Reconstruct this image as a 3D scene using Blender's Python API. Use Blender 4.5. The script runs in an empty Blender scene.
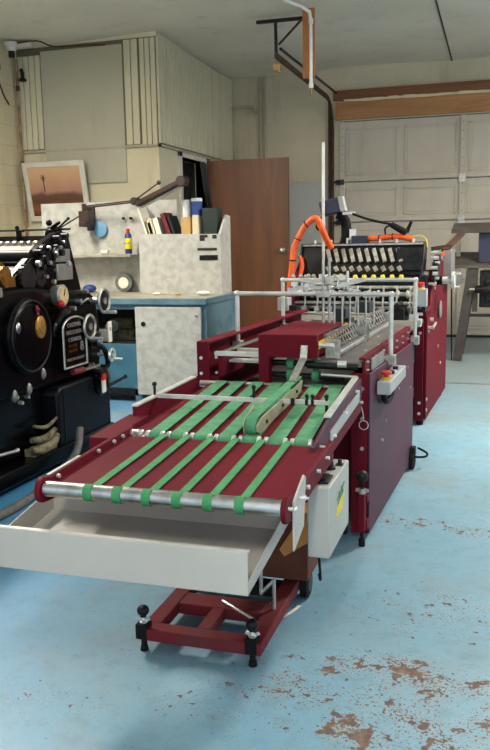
import bpy, bmesh, math, random
from mathutils import Vector, Matrix
random.seed(7)
PI = math.pi
SC = bpy.context.scene
COL = SC.collection

# ---------------------------------------------------------------- colour + materials
def lin(c):
    return tuple(((v/255)/12.92 if v/255 <= .04045 else ((v/255+.055)/1.055)**2.4) for v in c)

def nt(m):
    m.use_nodes = True
    n = m.node_tree; n.nodes.clear()
    out = n.nodes.new('ShaderNodeOutputMaterial'); b = n.nodes.new('ShaderNodeBsdfPrincipled')
    n.links.new(b.outputs[0], out.inputs[0])
    return n, b

def tex_noise(n, scale, detail=3, rough=.55, vec=None, dist=0):
    t = n.nodes.new('ShaderNodeTexNoise'); t.inputs['Scale'].default_value = scale
    t.inputs['Detail'].default_value = detail; t.inputs['Roughness'].default_value = rough
    t.inputs['Distortion'].default_value = dist
    if vec is not None: n.links.new(vec, t.inputs['Vector'])
    return t.outputs[0]

def ramp(n, src, a, b, va=0, vb=1):
    r = n.nodes.new('ShaderNodeMapRange'); n.links.new(src, r.inputs[0])
    for i, v in zip((1, 2, 3, 4), (a, b, va, vb)): r.inputs[i].default_value = v
    return r.outputs[0]

def mathn(n, op, a, b=None, clamp=False):
    m = n.nodes.new('ShaderNodeMath'); m.operation = op; m.use_clamp = clamp
    for i, v in enumerate((a, b)):
        if v is None: continue
        if isinstance(v, (int, float)): m.inputs[i].default_value = v
        else: n.links.new(v, m.inputs[i])
    return m.outputs[0]

def mixc(n, fac, a, b):
    m = n.nodes.new('ShaderNodeMix'); m.data_type = 'RGBA'
    if isinstance(fac, (int, float)): m.inputs[0].default_value = fac
    else: n.links.new(fac, m.inputs[0])
    for i, v in ((6, a), (7, b)):
        if isinstance(v, tuple): m.inputs[i].default_value = (*v[:3], 1)
        else: n.links.new(v, m.inputs[i])
    return m.outputs[2]

def pos(n):
    g = n.nodes.new('ShaderNodeNewGeometry'); return g.outputs['Position']
def objco(n):
    g = n.nodes.new('ShaderNodeTexCoord'); return g.outputs['Object']

def mat(name, c, rough=.5, metal=0, c2=None, scale=6, lo=.4, hi=.65, bump=0, bscale=60, coat=0, spec=None, detail=4):
    m = bpy.data.materials.new(name); n, b = nt(m)
    c = lin(c); v = objco(n)
    c2 = lin(c2) if c2 else tuple(x*.86 for x in c)
    f = ramp(n, tex_noise(n, scale, detail, vec=v), lo, hi)
    n.links.new(mixc(n, f, c, c2), b.inputs['Base Color'])
    b.inputs['Roughness'].default_value = rough; b.inputs['Metallic'].default_value = metal
    if coat: b.inputs['Coat Weight'].default_value = coat; b.inputs['Coat Roughness'].default_value = .15
    if spec is not None: b.inputs['Specular IOR Level'].default_value = spec
    if bump:
        bp = n.nodes.new('ShaderNodeBump'); bp.inputs['Strength'].default_value = bump; bp.inputs['Distance'].default_value = .004
        n.links.new(tex_noise(n, bscale, 4, vec=v), bp.inputs['Height']); n.links.new(bp.outputs[0], b.inputs['Normal'])
    return m

M = {}
M['dullsteel'] = mat('dull_worn_steel', (128, 126, 120), .65, .3, c2=(92, 90, 86), scale=40)
M['joint'] = mat('dark_panel_joint', (112, 102, 78), .9)
M['maroon'] = mat('maroon_powder_coat', (98, 15, 31), .6, c2=(88, 13, 28), scale=3, spec=.12)
M['purple'] = mat('dark_maroon_side', (76, 28, 50), .55, c2=(66, 25, 44), scale=2, spec=.3)  # darker, more purple maroon for the right-hand panel and rail
M['basered'] = mat('dusty_maroon_base_paint', (112, 26, 34), .7, c2=(100, 42, 42), scale=9, spec=.25)
M['green'] = mat('green_conveyor_tape', (54, 124, 82), .8, c2=(86, 146, 108), scale=26, lo=.35, hi=.75)
M['greenthin'] = mat('green_thin_tape', (44, 124, 70), .75, c2=(60, 138, 86), scale=22)
M['steel'] = mat('polished_steel', (205, 203, 198), .3, 1, c2=(170, 168, 162), scale=20)
M['zinc'] = mat('zinc_plated_steel', (196, 194, 186), .42, .85, c2=(160, 158, 150), scale=40)
M['bright'] = mat('bright_plated_bolt', (236, 234, 228), .28, .7)
M['rod'] = mat('pale_aluminium_bar', (214, 214, 206), .42, .45, c2=(190, 190, 182), scale=14)
M['tray'] = mat('light_grey_painted_sheet', (178, 173, 164), .5, c2=(171, 166, 157), scale=3)
M['ctrl'] = mat('light_grey_box_enamel', (172, 171, 164), .5, c2=(165, 164, 157), scale=4)
M['black'] = mat('black_plastic', (16, 15, 16), .5, spec=.3)
M['rubber'] = mat('black_rubber', (20, 20, 21), .8, spec=.2)
M['press'] = mat('black_press_enamel', (4, 4, 5), .25, c2=(7, 7, 9), scale=5, spec=.18)
M['pressnavy'] = mat('dark_navy_enamel', (10, 12, 20), .42, c2=(7, 8, 14), scale=4, spec=.2)
M['iron'] = mat('dark_oily_iron', (44, 42, 42), .4, .6, c2=(24, 23, 24), scale=30)
M['darkgrey'] = mat('dark_grey_table_surface', (92, 88, 86), .5, .1, c2=(112, 108, 104), scale=12)
M['gold'] = mat('gold_medal', (182, 140, 62), .4, .5, c2=(140, 98, 40), scale=60)
M['brass'] = mat('old_brass', (150, 104, 40), .35, .8, c2=(96, 62, 22), scale=30)
M['red'] = mat('red_plastic', (196, 30, 26), .4)
M['yellow'] = mat('yellow_plastic', (224, 200, 30), .45)
M['yellowstripe'] = mat('yellow_warning_edge', (214, 172, 40), .5)
M['orange'] = mat('orange_conduit', (236, 96, 24), .45, c2=(222, 78, 16), scale=15)
M['cardboard'] = mat('brown_cardboard', (186, 128, 66), .85, c2=(168, 112, 56), scale=10)
M['cardin'] = mat('dark_cardboard_face', (96, 50, 34), .9, c2=(80, 40, 28), scale=10)
M['white'] = mat('white_plastic', (226, 224, 216), .5)
M['cream'] = mat('cream_white_fingers', (138, 130, 118), .5, c2=(180, 174, 160), scale=30)
M['greytool'] = mat('beige_guide_plate', (168, 160, 134), .5, .2, c2=(150, 142, 118), scale=20)
M['boxgrey'] = mat('grey_switch_box', (164, 166, 164), .5)
M['bluedark'] = mat('blue_black_motor_case', (38, 40, 62), .4)
M['benchblue'] = mat('worn_teal_blue_bench_paint', (92, 124, 136), .6, c2=(70, 102, 116), scale=7)
M['teal'] = mat('teal_painted_sheet', (56, 108, 128), .6, c2=(48, 94, 112), scale=6)
M['marble'] = mat('speckled_white_laminate', (182, 181, 173), .55, c2=(162, 161, 153), scale=16, lo=.42, hi=.62, detail=8)
M['benchtop'] = mat('worn_bench_top', (158, 154, 138), .5, c2=(128, 124, 112), scale=9)
M['recess_shade'] = mat('dark_recess', (40, 36, 32), .8)  # dark tone for openings and bay insides; their shade is in the colour
M['lampbrown'] = mat('brown_lamp_enamel', (54, 34, 30), .4, c2=(42, 26, 24), scale=8)
M['darkgreen'] = mat('dark_green_bin', (26, 40, 37), .6)
M['blue'] = mat('blue_can', (36, 62, 128), .45)
M['bluecap'] = mat('light_blue_disc', (104, 156, 190), .6)
M['kraft'] = mat('kraft_carton', (190, 150, 92), .8)
M['paper'] = mat('paper_white', (228, 222, 204), .8)
M['creampaper'] = mat('cream_paper', (212, 200, 164), .85)
M['bookred'] = mat('dark_red_book_cloth', (112, 26, 34), .7)
M['bookdark'] = mat('black_book_cloth', (24, 21, 26), .7)
M['stand'] = mat('dark_painted_steel_stand', (72, 64, 58), .55, .2, c2=(56, 50, 46), scale=12)
M['standtop'] = mat('grey_stand_top', (84, 76, 68), .6, c2=(62, 56, 50), scale=9)
M['rust'] = mat('rusty_brown_steel', (78, 48, 34), .7, .2, c2=(54, 34, 26), scale=12)
M['rustpipe'] = mat('rusty_red_pipe', (120, 82, 60), .8, c2=(176, 156, 124), scale=5)
M['plank'] = mat('orange_pine', (178, 118, 66), .7, c2=(160, 100, 54), scale=4)
M['pvc'] = mat('white_pipe', (232, 230, 222), .4)
M['conduitpaint'] = mat('cream_painted_pipe', (172, 162, 138), .7)
M['hose'] = mat('grey_ribbed_hose', (104, 104, 98), .7, c2=(84, 84, 80), scale=20)
M['rag'] = mat('dirty_beige_cloth', (128, 120, 92), .9, c2=(70, 64, 48), scale=30)
M['lens'] = mat('ivory_dial_face', (212, 192, 142), .4, c2=(186, 160, 106), scale=40)
M['silverplate'] = mat('dull_silver_plate', (150, 148, 142), .4, .5, c2=(128, 126, 120), scale=10)
M['frame'] = mat('white_picture_frame', (212, 206, 192), .5)

def wood(name, c, c2, sx=30, sy=30, sz=2, rough=.45, coat=0):
    m = bpy.data.materials.new(name); n, b = nt(m)
    mp = n.nodes.new('ShaderNodeMapping'); mp.inputs['Scale'].default_value = (sx, sy, sz); n.links.new(objco(n), mp.inputs[0])
    f = ramp(n, tex_noise(n, 1, 5, .6, vec=mp.outputs[0], dist=.6), .35, .7)
    n.links.new(mixc(n, f, lin(c), lin(c2)), b.inputs['Base Color']); b.inputs['Roughness'].default_value = rough
    if coat: b.inputs['Coat Weight'].default_value = coat
    return m
M['door'] = wood('brown_wood_door_veneer', (124, 78, 48), (100, 62, 36), 9, 9, .9, .42)
M['beam'] = wood('orange_brown_header_wood', (172, 126, 80), (146, 100, 60), 1.5, 30, 16, .7)
M['beamdark'] = wood('dark_brown_header_wood', (126, 80, 50), (104, 64, 40), 1.5, 30, 16, .7)

def mat_wall(name, c, c2, stain, block=None, scale=1.2):
    m = bpy.data.materials.new(name); n, b = nt(m); p = pos(n)
    col = mixc(n, ramp(n, tex_noise(n, scale, 5, vec=p), .38, .66), lin(c), lin(c2))
    mp = n.nodes.new('ShaderNodeMapping'); mp.inputs['Scale'].default_value = (3, 3, .5); n.links.new(p, mp.inputs[0])
    col = mixc(n, ramp(n, tex_noise(n, 1.3, 6, .65, vec=mp.outputs[0]), .56, .78, 0, .55), col, lin(stain))
    if block:
        sep = n.nodes.new('ShaderNodeSeparateXYZ'); n.links.new(p, sep.inputs[0])
        cb = n.nodes.new('ShaderNodeCombineXYZ'); n.links.new(sep.outputs[block[0]], cb.inputs[0]); n.links.new(sep.outputs[2], cb.inputs[1])
        bt = n.nodes.new('ShaderNodeTexBrick'); n.links.new(cb.outputs[0], bt.inputs['Vector'])
        bt.inputs['Scale'].default_value = 1; bt.inputs['Brick Width'].default_value = .4; bt.inputs['Row Height'].default_value = .2
        bt.inputs['Mortar Size'].default_value = .006; bt.inputs['Mortar Smooth'].default_value = .3
        col = mixc(n, mathn(n, 'MULTIPLY', bt.outputs['Fac'], block[1]), col, lin(stain))
    n.links.new(col, b.inputs['Base Color']); b.inputs['Roughness'].default_value = .8
    bp = n.nodes.new('ShaderNodeBump'); bp.inputs['Strength'].default_value = .25; bp.inputs['Distance'].default_value = .01
    n.links.new(tex_noise(n, 25, 5, vec=p), bp.inputs['Height']); n.links.new(bp.outputs[0], b.inputs['Normal'])
    return m
M['wall'] = mat_wall('cream_painted_wall', (206, 197, 168), (196, 186, 156), (158, 146, 116))
M['wallblock'] = mat_wall('cream_block_wall', (206, 194, 160), (194, 180, 146), (150, 134, 104), block=(1, .3))
M['wallback'] = mat_wall('dusty_grey_concrete_wall', (200, 190, 164), (186, 176, 150), (130, 118, 96), block=(0, .08))
M['panelling'] = mat_wall('greyed_cream_panelling', (206, 198, 170), (196, 188, 160), (146, 136, 106))
M['panelflat'] = mat_wall('grey_green_flat_board', (178, 174, 154), (170, 166, 144), (150, 142, 116))
M['ceiling'] = mat_wall('stained_ceiling_board', (226, 221, 208), (212, 205, 190), (164, 153, 132), scale=.8)
M['garage'] = mat_wall('dirty_off_white_garage_door', (190, 182, 168), (178, 170, 156), (138, 128, 112))
M['patch'] = mat_wall('pale_grey_wall_patch', (196, 196, 190), (184, 184, 178), (150, 148, 140))

def mat_floor():
    m = bpy.data.materials.new('worn_light_blue_floor_paint'); n, b = nt(m); p = pos(n)
    sep = n.nodes.new('ShaderNodeSeparateXYZ'); n.links.new(p, sep.inputs[0]); X, Y = sep.outputs[0], sep.outputs[1]
    base = mixc(n, ramp(n, tex_noise(n, .9, 5, vec=p), .35, .7), lin((112, 156, 176)), lin((136, 172, 188)))
    # bluer on the left, paler on the right: uneven light put into the colour
    base = mixc(n, ramp(n, mathn(n, 'ADD', X, mathn(n, 'MULTIPLY', tex_noise(n, 1.2, 3, vec=p), 1.0)), -1.9, -.3, 0, 1), lin((56, 134, 184)), base)
    # worn, greyed paint in patches and towards the garage door
    grey = mathn(n, 'ADD', ramp(n, tex_noise(n, 1.7, 6, .65, vec=p), .48, .70, 0, .62), ramp(n, Y, 4.5, 7.2, 0, .75), True)
    base = mixc(n, grey, base, lin((132, 142, 140)))
    base = mixc(n, ramp(n, tex_noise(n, 14, 6, .7, vec=p), .48, .75, 0, .65), base, lin((102, 130, 136)))
    # chipped zones
    def blob(x, y, sx, sy, s):
        dx = mathn(n, 'DIVIDE', mathn(n, 'SUBTRACT', X, x), sx); dy = mathn(n, 'DIVIDE', mathn(n, 'SUBTRACT', Y, y), sy)
        d = mathn(n, 'ADD', mathn(n, 'MULTIPLY', dx, dx), mathn(n, 'MULTIPLY', dy, dy))
        return ramp(n, d, 0, 1, s, 0)
    D = None
    for a in ((-.22, 2.12, .3, .13, 1), (-.30, 1.8, .17, .1, 1.15), (-.05, 2.1, .2, .14, .8), (-.12, 1.88, .42, .30, .78), (-.45, 1.9, .4, .2, .6), (-.2, 2.5, .4, .25, .5), (-.12, 2.62, .12, .09, .75),
              (-.02, 2.58, .2, .05, .7), (-.5, 2.0, .22, .22, .62), (-.68, 1.82, .26, .12, .5), (-.95, 1.98, .2, .07, .3), (-.35, 3.35, .3, .12, .7), (-.05, 3.3, .3, .12, .7), (-1.1, 1.72, .25, .12, .38),
              (-.55, 2.0, .09, .04, .8), (-.42, 2.05, .15, .1, .6), (-.02, 1.7, .15, .1, .8)):
        v = blob(*a); D = v if D is None else mathn(n, 'MAXIMUM', D, v)
    warp = tex_noise(n, 9, 4, .6, vec=p)
    D = mathn(n, 'MULTIPLY', D, ramp(n, warp, .3, .62, .35, 1.15))
    fine = tex_noise(n, 110, 3, .62, vec=p, dist=.4); mid = tex_noise(n, 20, 4, .6, vec=p)
    chips = ramp(n, mathn(n, 'ADD', fine, mathn(n, 'MULTIPLY', D, .2)), .675, .70)
    big = ramp(n, mathn(n, 'ADD', mid, mathn(n, 'MULTIPLY', D, .2)), .70, .72)
    edge = ramp(n, mathn(n, 'ADD', fine, mathn(n, 'MULTIPLY', D, .205)), .645, .675, 0, .5)
    col = mixc(n, edge, base, lin((188, 204, 206)))
    brown = mixc(n, ramp(n, tex_noise(n, 40, 3, vec=p), .4, .6), lin((134, 110, 92)), lin((102, 82, 72)))
    col = mixc(n, mathn(n, 'MAXIMUM', chips, big), col, brown)
    # sparse dark scuffs
    sc = ramp(n, tex_noise(n, 48, 2, .5, vec=p, dist=1.5), .71, .74, 0, .7)
    col = mixc(n, sc, col, lin((78, 92, 92)))
    # thin rusty seam across the slab
    sy = mathn(n, 'ABSOLUTE', mathn(n, 'SUBTRACT', mathn(n, 'ADD', Y, mathn(n, 'MULTIPLY', tex_noise(n, 6, 4, vec=p), .08)), 6.83))
    col = mixc(n, ramp(n, sy, .012, .035, .9, 0), col, lin((104, 66, 44)))
    n.links.new(col, b.inputs['Base Color'])
    b.inputs['Roughness'].default_value = .42
    n.links.new(ramp(n, mathn(n, 'MAXIMUM', chips, big), 0, 1, .42, .85), b.inputs['Roughness'])
    bp = n.nodes.new('ShaderNodeBump'); bp.inputs['Strength'].default_value = .25; bp.inputs['Distance'].default_value = .003
    n.links.new(mathn(n, 'SUBTRACT', tex_noise(n, 30, 5, vec=p), mathn(n, 'MAXIMUM', chips, big)), bp.inputs['Height']); n.links.new(bp.outputs[0], b.inputs['Normal'])
    return m
M['floor'] = mat_floor()

def mat_picture():
    m = bpy.data.materials.new('sunset_field_print'); n, b = nt(m)
    sep = n.nodes.new('ShaderNodeSeparateXYZ'); n.links.new(objco(n), sep.inputs[0])
    z = mathn(n, 'ADD', sep.outputs[2], mathn(n, 'MULTIPLY', mathn(n, 'SUBTRACT', tex_noise(n, 7, 5, vec=objco(n)), .5), .1))
    r = n.nodes.new('ShaderNodeValToRGB'); n.links.new(ramp(n, z, .05, .55), r.inputs[0])
    e = r.color_ramp.elements; e[0].position = 0; e[0].color = (*lin((84, 44, 28)), 1); e[1].position = 1; e[1].color = (*lin((206, 172, 132)), 1)
    for q, c in ((.16, (140, 84, 44)), (.3, (92, 56, 40)), (.42, (96, 70, 58)), (.5, (176, 128, 108)), (.75, (196, 154, 120))):
        k = e.new(q); k.color = (*lin(c), 1)
    n.links.new(r.outputs[0], b.inputs['Base Color']); b.inputs['Roughness'].default_value = .35
    return m
M['print'] = mat_picture()

# ---------------------------------------------------------------- mesh building
class MB:
    def __init__(s): s.v = []; s.f = []
    def add(s, vs, fs):
        o = len(s.v); s.v += [Vector(v) for v in vs]; s.f += [tuple(i+o for i in f) for f in fs]; return s
    def box(s, x0, x1, y0, y1, z0, z1):
        return s.add([(x0,y0,z0),(x1,y0,z0),(x1,y1,z0),(x0,y1,z0),(x0,y0,z1),(x1,y0,z1),(x1,y1,z1),(x0,y1,z1)],
                     [(0,3,2,1),(4,5,6,7),(0,1,5,4),(1,2,6,5),(2,3,7,6),(3,0,4,7)])
    def cbox(s, c, d, rot=None):
        t = MB().box(-d[0]/2, d[0]/2, -d[1]/2, d[1]/2, -d[2]/2, d[2]/2)
        R = Matrix.Identity(3) if rot is None else rot
        return s.add([R @ v + Vector(c) for v in t.v], t.f)
    def bar(s, p, q, w, h, up=(0,0,1)):
        p, q = Vector(p), Vector(q); d = (q-p); L = d.length; d.normalize(); u = Vector(up)
        if abs(d.dot(u)) > .98: u = Vector((0,1,0))
        a = d.cross(u).normalized(); c = a.cross(d)
        vs = [p+a*sx*w/2+c*sz*h/2+d*t for t in (0, L) for sx, sz in ((-1,-1),(1,-1),(1,1),(-1,1))]
        return s.add(vs, [(0,1,2,3),(7,6,5,4),(0,4,5,1),(1,5,6,2),(2,6,7,3),(3,7,4,0)])
    def cyl(s, p, q, r, r2=None, n=16):
        p, q = Vector(p), Vector(q); r2 = r if r2 is None else r2
        d = (q-p).normalized(); u = Vector((0,0,1)) if abs(d.z) < .9 else Vector((1,0,0))
        a = d.cross(u).normalized(); b = d.cross(a)
        vs = [c+(a*math.cos(2*PI*i/n)+b*math.sin(2*PI*i/n))*rr for c, rr in ((p, r), (q, r2)) for i in range(n)]
        fs = [(i, (i+1)%n, n+(i+1)%n, n+i) for i in range(n)] + [tuple(range(n))[::-1], tuple(range(n, 2*n))]
        return s.add(vs, fs)
    def lathe(s, p, axis, prof, n=20):
        p = Vector(p); d = Vector(axis).normalized(); u = Vector((0,0,1)) if abs(d.z) < .9 else Vector((1,0,0))
        a = d.cross(u).normalized(); b = d.cross(a); vs = []
        for t, r in prof: vs += [p+d*t+(a*math.cos(2*PI*i/n)+b*math.sin(2*PI*i/n))*max(r, 1e-4) for i in range(n)]
        k = len(prof); fs = [(j*n+i, j*n+(i+1)%n, (j+1)*n+(i+1)%n, (j+1)*n+i) for j in range(k-1) for i in range(n)]
        fs += [tuple(range(n))[::-1], tuple(range((k-1)*n, k*n))]
        return s.add(vs, fs)
    def ball(s, c, r, n=12, sc=(1,1,1)):
        m = n//2+1; prof = [(-r*math.cos(PI*j/m), r*math.sin(PI*j/m)) for j in range(m+1)]
        t = MB().lathe((0,0,0), (0,0,1), prof, n)
        return s.add([Vector((v.x*sc[0], v.y*sc[1], v.z*sc[2]))+Vector(c) for v in t.v], t.f)
    def ring(s, c, axis, R, r, n=24, k=8):
        c = Vector(c); d = Vector(axis).normalized(); u = Vector((0,0,1)) if abs(d.z) < .9 else Vector((1,0,0))
        a = d.cross(u).normalized(); b = d.cross(a); vs = []
        for i in range(n):
            e = a*math.cos(2*PI*i/n)+b*math.sin(2*PI*i/n)
            vs += [c+e*(R+r*math.cos(2*PI*j/k))+d*r*math.sin(2*PI*j/k) for j in range(k)]
        return s.add(vs, [(i*k+j, i*k+(j+1)%k, ((i+1)%n)*k+(j+1)%k, ((i+1)%n)*k+j) for i in range(n) for j in range(k)])
    def tube(s, pts, r, n=10, smooth=0):
        pts = [Vector(p) for p in pts]
        if smooth:
            q = []
            for i in range(len(pts)-1):
                p0 = pts[max(i-1, 0)]; p1 = pts[i]; p2 = pts[i+1]; p3 = pts[min(i+2, len(pts)-1)]
                for j in range(smooth):
                    t = j/smooth; q.append(.5*((2*p1)+(p2-p0)*t+(2*p0-5*p1+4*p2-p3)*t*t+(3*p1-p0-3*p2+p3)*t**3))
            pts = q+[pts[-1]]
        vs = []; a = None; k = len(pts)
        for i, p in enumerate(pts):
            d = (pts[min(i+1, k-1)]-pts[max(i-1, 0)]).normalized()
            if a is None: a = d.cross(Vector((0,0,1)) if abs(d.z) < .9 else Vector((1,0,0))).normalized()
            a = (a-d*a.dot(d)).normalized(); b = d.cross(a)
            if isinstance(r, list):
                g = i/(k-1)*(len(r)-1); g0 = min(int(g), len(r)-2); rr = r[g0]+(r[g0+1]-r[g0])*(g-g0)
            else: rr = r
            vs += [p+(a*math.cos(2*PI*j/n)+b*math.sin(2*PI*j/n))*rr for j in range(n)]
        fs = [(i*n+j, i*n+(j+1)%n, (i+1)*n+(j+1)%n, (i+1)*n+j) for i in range(k-1) for j in range(n)]
        return s.add(vs, fs+[tuple(range(n))[::-1], tuple(range((k-1)*n, k*n))])
    def prism(s, poly, ax, a, b):
        def P(u, v, t): return {'x': (t,u,v), 'y': (u,t,v), 'z': (u,v,t)}[ax]
        n = len(poly); vs = [P(u, v, a) for u, v in poly]+[P(u, v, b) for u, v in poly]
        return s.add(vs, [tuple(range(n)), tuple(range(n, 2*n))[::-1]]+[(i, (i+1)%n, n+(i+1)%n, n+i) for i in range(n)])
    def ribbon(s, path, x0, x1, th=.0015):
        # path of (y,z); a band across x with thickness th above the path
        k = len(path); vs = []
        for i, (y, z) in enumerate(path):
            a = path[max(i-1, 0)]; b = path[min(i+1, k-1)]; dy, dz = b[0]-a[0], b[1]-a[1]; L = math.hypot(dy, dz) or 1
            ny, nz = -dz/L*th, dy/L*th
            vs += [(x0,y,z),(x1,y,z),(x1,y+ny,z+nz),(x0,y+ny,z+nz)]
        fs = [(0,1,2,3), tuple(4*(k-1)+j for j in (3,2,1,0))]
        for i in range(k-1):
            o = 4*i; fs += [(o+j, o+4+j, o+4+(j+1)%4, o+(j+1)%4) for j in range(4)]
        return s.add(vs, fs)
    def xf(s, Rm, t=(0,0,0), c=(0,0,0)):
        c = Vector(c); s.v = [Rm @ (v-c)+c+Vector(t) for v in s.v]; return s

def make_obj(name, mb, m, origin=(0,0,0), bev=0):
    me = bpy.data.meshes.new(name); o = Vector(origin)
    me.from_pydata([v-o for v in mb.v], [], mb.f); me.update()
    bm = bmesh.new(); bm.from_mesh(me); bmesh.ops.recalc_face_normals(bm, faces=bm.faces[:]); bm.to_mesh(me); bm.free()
    for p in me.polygons: p.use_smooth = True
    me.set_sharp_from_angle(angle=math.radians(38))
    me.materials.append(M[m] if isinstance(m, str) else m)
    ob = bpy.data.objects.new(name, me); COL.objects.link(ob)
    if bev:
        b = ob.modifiers.new('bevel', 'BEVEL'); b.width = bev; b.segments = 2; b.limit_method = 'ANGLE'; b.angle_limit = math.radians(40)
        b.harden_normals = False
    return ob

def toworld(p, a):
    x, y, z = p; return Vector((math.cos(a)*x+math.sin(a)*y, -math.sin(a)*x+math.cos(a)*y, z))

WHOLE = {'lettering', 'tag_lettering', 'windmill', 'linkage', 'maker_mark', 'adjuster_cluster', 'catch_tray', 'frame', 'cover', 'page_block', 'cupboard_carcass', 'open_bay', 'base_frame', 'nameplate_rim'}
def islands(mb, gap=.002):
    n = len(mb.v); par = list(range(n))
    def find(i):
        while par[i] != i: par[i] = par[par[i]]; i = par[i]
        return i
    for f in mb.f:
        a = find(f[0])
        for i in f[1:]: par[find(i)] = a
    bb = {}
    for i, v in enumerate(mb.v):
        r = find(i); b = bb.setdefault(r, [list(v), list(v)])
        for k in range(3): b[0][k] = min(b[0][k], v[k]); b[1][k] = max(b[1][k], v[k])
    keys = list(bb); lab = {k: k for k in keys}
    ch = True
    while ch:
        ch = False
        for a in keys:
            for b in keys:
                if lab[a] < lab[b] or lab[b] < lab[a]:
                    if all(bb[a][0][k]-gap <= bb[b][1][k] and bb[b][0][k]-gap <= bb[a][1][k] for k in range(3)):
                        lo = min(lab[a], lab[b]); hi = max(lab[a], lab[b])
                        for q in keys:
                            if lab[q] == hi: lab[q] = lo
                        ch = True
    out = []
    for g in sorted(set(lab.values())):
        fs = [f for f in mb.f if lab[find(f[0])] == g]; idx = sorted({i for f in fs for i in f}); m = {i: j for j, i in enumerate(idx)}
        o = MB(); o.v = [mb.v[i] for i in idx]; o.f = [tuple(m[i] for i in f) for f in fs]; out.append(o)
    return out

class Thing:
    """an Empty at the thing's base; parts are given in the thing's own (turned) room frame"""
    def __init__(s, name, label, cat, base, a=0, group=None):
        s.base = Vector(base); s.a = a
        r = bpy.data.objects.new(name, None); COL.objects.link(r); r.empty_display_size = .1
        r.location = toworld(base, a); r.rotation_euler = (0, 0, -a)
        r['label'] = label; r['category'] = cat
        if group: r['group'] = group
        s.root = r
    def part(s, name, mb, m, parent=None, label=None, bev=0, kind=None):
        pieces = [mb] if name in WHOLE else islands(mb)
        if len(pieces) > 1:
            obs = [s.one(name, p, m, parent, label, bev) for p in pieces]
            return max(obs, key=lambda o: len(o.data.vertices))
        return s.one(name, mb, m, parent, label, bev)
    def one(s, name, mb, m, parent=None, label=None, bev=0):
        o = make_obj(name, mb, m, s.base, bev); o.parent = parent or s.root
        if label: o['label'] = label
        return o

def solo(name, mb, m, label, cat, base, a=0, group=None, bev=0):
    o = make_obj(name, mb, m, base, bev); o.location = toworld(base, a); o.rotation_euler = (0, 0, -a)
    o['label'] = label; o['category'] = cat
    if group: o['group'] = group
    return o
def struct(name, mb, m, bev=0, parent=None):
    o = make_obj(name, mb, m, (0,0,0), bev)
    if parent: o.parent = parent
    else: o['kind'] = 'structure'
    return o

def text_mesh(txt, size, origin, right, up, depth=.0012, align='CENTER'):
    cu = bpy.data.curves.new('t', 'FONT'); cu.body = txt; cu.size = size; cu.align_x = align; cu.align_y = 'CENTER'; cu.extrude = depth/2
    ob = bpy.data.objects.new('t', cu); COL.objects.link(ob)
    dg = bpy.context.evaluated_depsgraph_get(); me = bpy.data.meshes.new_from_object(ob.evaluated_get(dg))
    r, u = Vector(right).normalized(), Vector(up).normalized(); k = r.cross(u)
    mb = MB(); mb.add([Vector(origin)+r*v.co.x+u*v.co.y+k*v.co.z for v in me.vertices], [tuple(p.vertices) for p in me.polygons])
    bpy.data.objects.remove(ob); bpy.data.curves.remove(cu); bpy.data.meshes.remove(me)
    return mb
# ================================================================ THE ROOM
H = 3.17; YB = 9.98; XS = -3.234; YO = 7.64; XL = -4.80
struct('floor', MB().box(XL-.2, 3.2, -2.2, YB+.4, -.1, 0), 'floor')
# ceiling boards: slight sag, built as a gridded slab
def sag(x, y):
    return .018*math.sin(x*1.7+.4)*math.sin(y*1.15)+.012*math.sin(x*3.1+y*.7)
cb = MB(); NX, NY = 40, 56; x0, x1, y0, y1 = XL-.2, 3.2, -2.2, YB+.2
vs = []; fs = []
for j in range(NY+1):
    for i in range(NX+1):
        x = x0+(x1-x0)*i/NX; y = y0+(y1-y0)*j/NY; vs.append((x, y, H+.02+sag(x, y)))
for j in range(NY):
    for i in range(NX):
        a = j*(NX+1)+i; fs.append((a, a+1, a+NX+2, a+NX+1))
k = len(vs); vs += [(x0,y0,H+.2),(x1,y0,H+.2),(x1,y1,H+.2),(x0,y1,H+.2)]
bl, br, tl, tr = 0, NX, NY*(NX+1), NY*(NX+1)+NX
fs += [(k,k+3,k+2,k+1), tuple(range(0,NX+1))+(k+1,k), tuple(tl+i for i in range(NX,-1,-1))+(k+3,k+2), tuple(j*(NX+1) for j in range(NY,-1,-1))+(k,k+3), tuple(j*(NX+1)+NX for j in range(NY+1))+(k+2,k+1)]
cb.add(vs, fs); struct('ceiling', cb, 'ceiling')
seam = MB()
for k in range(24):
    y = 6.2+k*.158
    seam.box(-.568, -.556, y, y+.16, H+.012+sag(-.56, y+.08)-.003, H+.03)
struct('trim_1', seam, 'rust')

struct('wall_left', MB().box(XL-.2, XL, -2.2, YO+.2, 0, H+.1), 'wallblock')
# office partition: a wall facing the camera and a side wall with a doorway
struct('wall_office_front', MB().box(XL, XS, YO, YO+.12, 0, H+.1), 'wall')
DY0, DY1, DZ = 8.22, 8.98, 2.08
ws = MB().prism([(YO+.12,0),(DY0,0),(DY0,DZ),(DY1,DZ),(DY1,0),(YB,0),(YB,H+.1),(YO+.12,H+.1)], 'x', XS-.12, XS)
struct('wall_office_side', ws, 'wall')
struct('wall_office_inner', MB().box(-4.9, -4.8, YO+.12, YB, 0, H+.1), 'recess_shade')
# back wall around the garage opening
GX0, GX1, GZ = -1.86, 1.3, 2.585
struct('wall_back', MB().prism([(XL,0),(GX0,0),(GX0,GZ),(GX1,GZ),(GX1,0),(3.2,0),(3.2,H+.1),(XL,H+.1)], 'y', YB, YB+.2), 'wallback')
struct('wall_patch', MB().box(-2.49, -1.99, YB-.006, YB+.01, 0, 1.89), 'patch')
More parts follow.
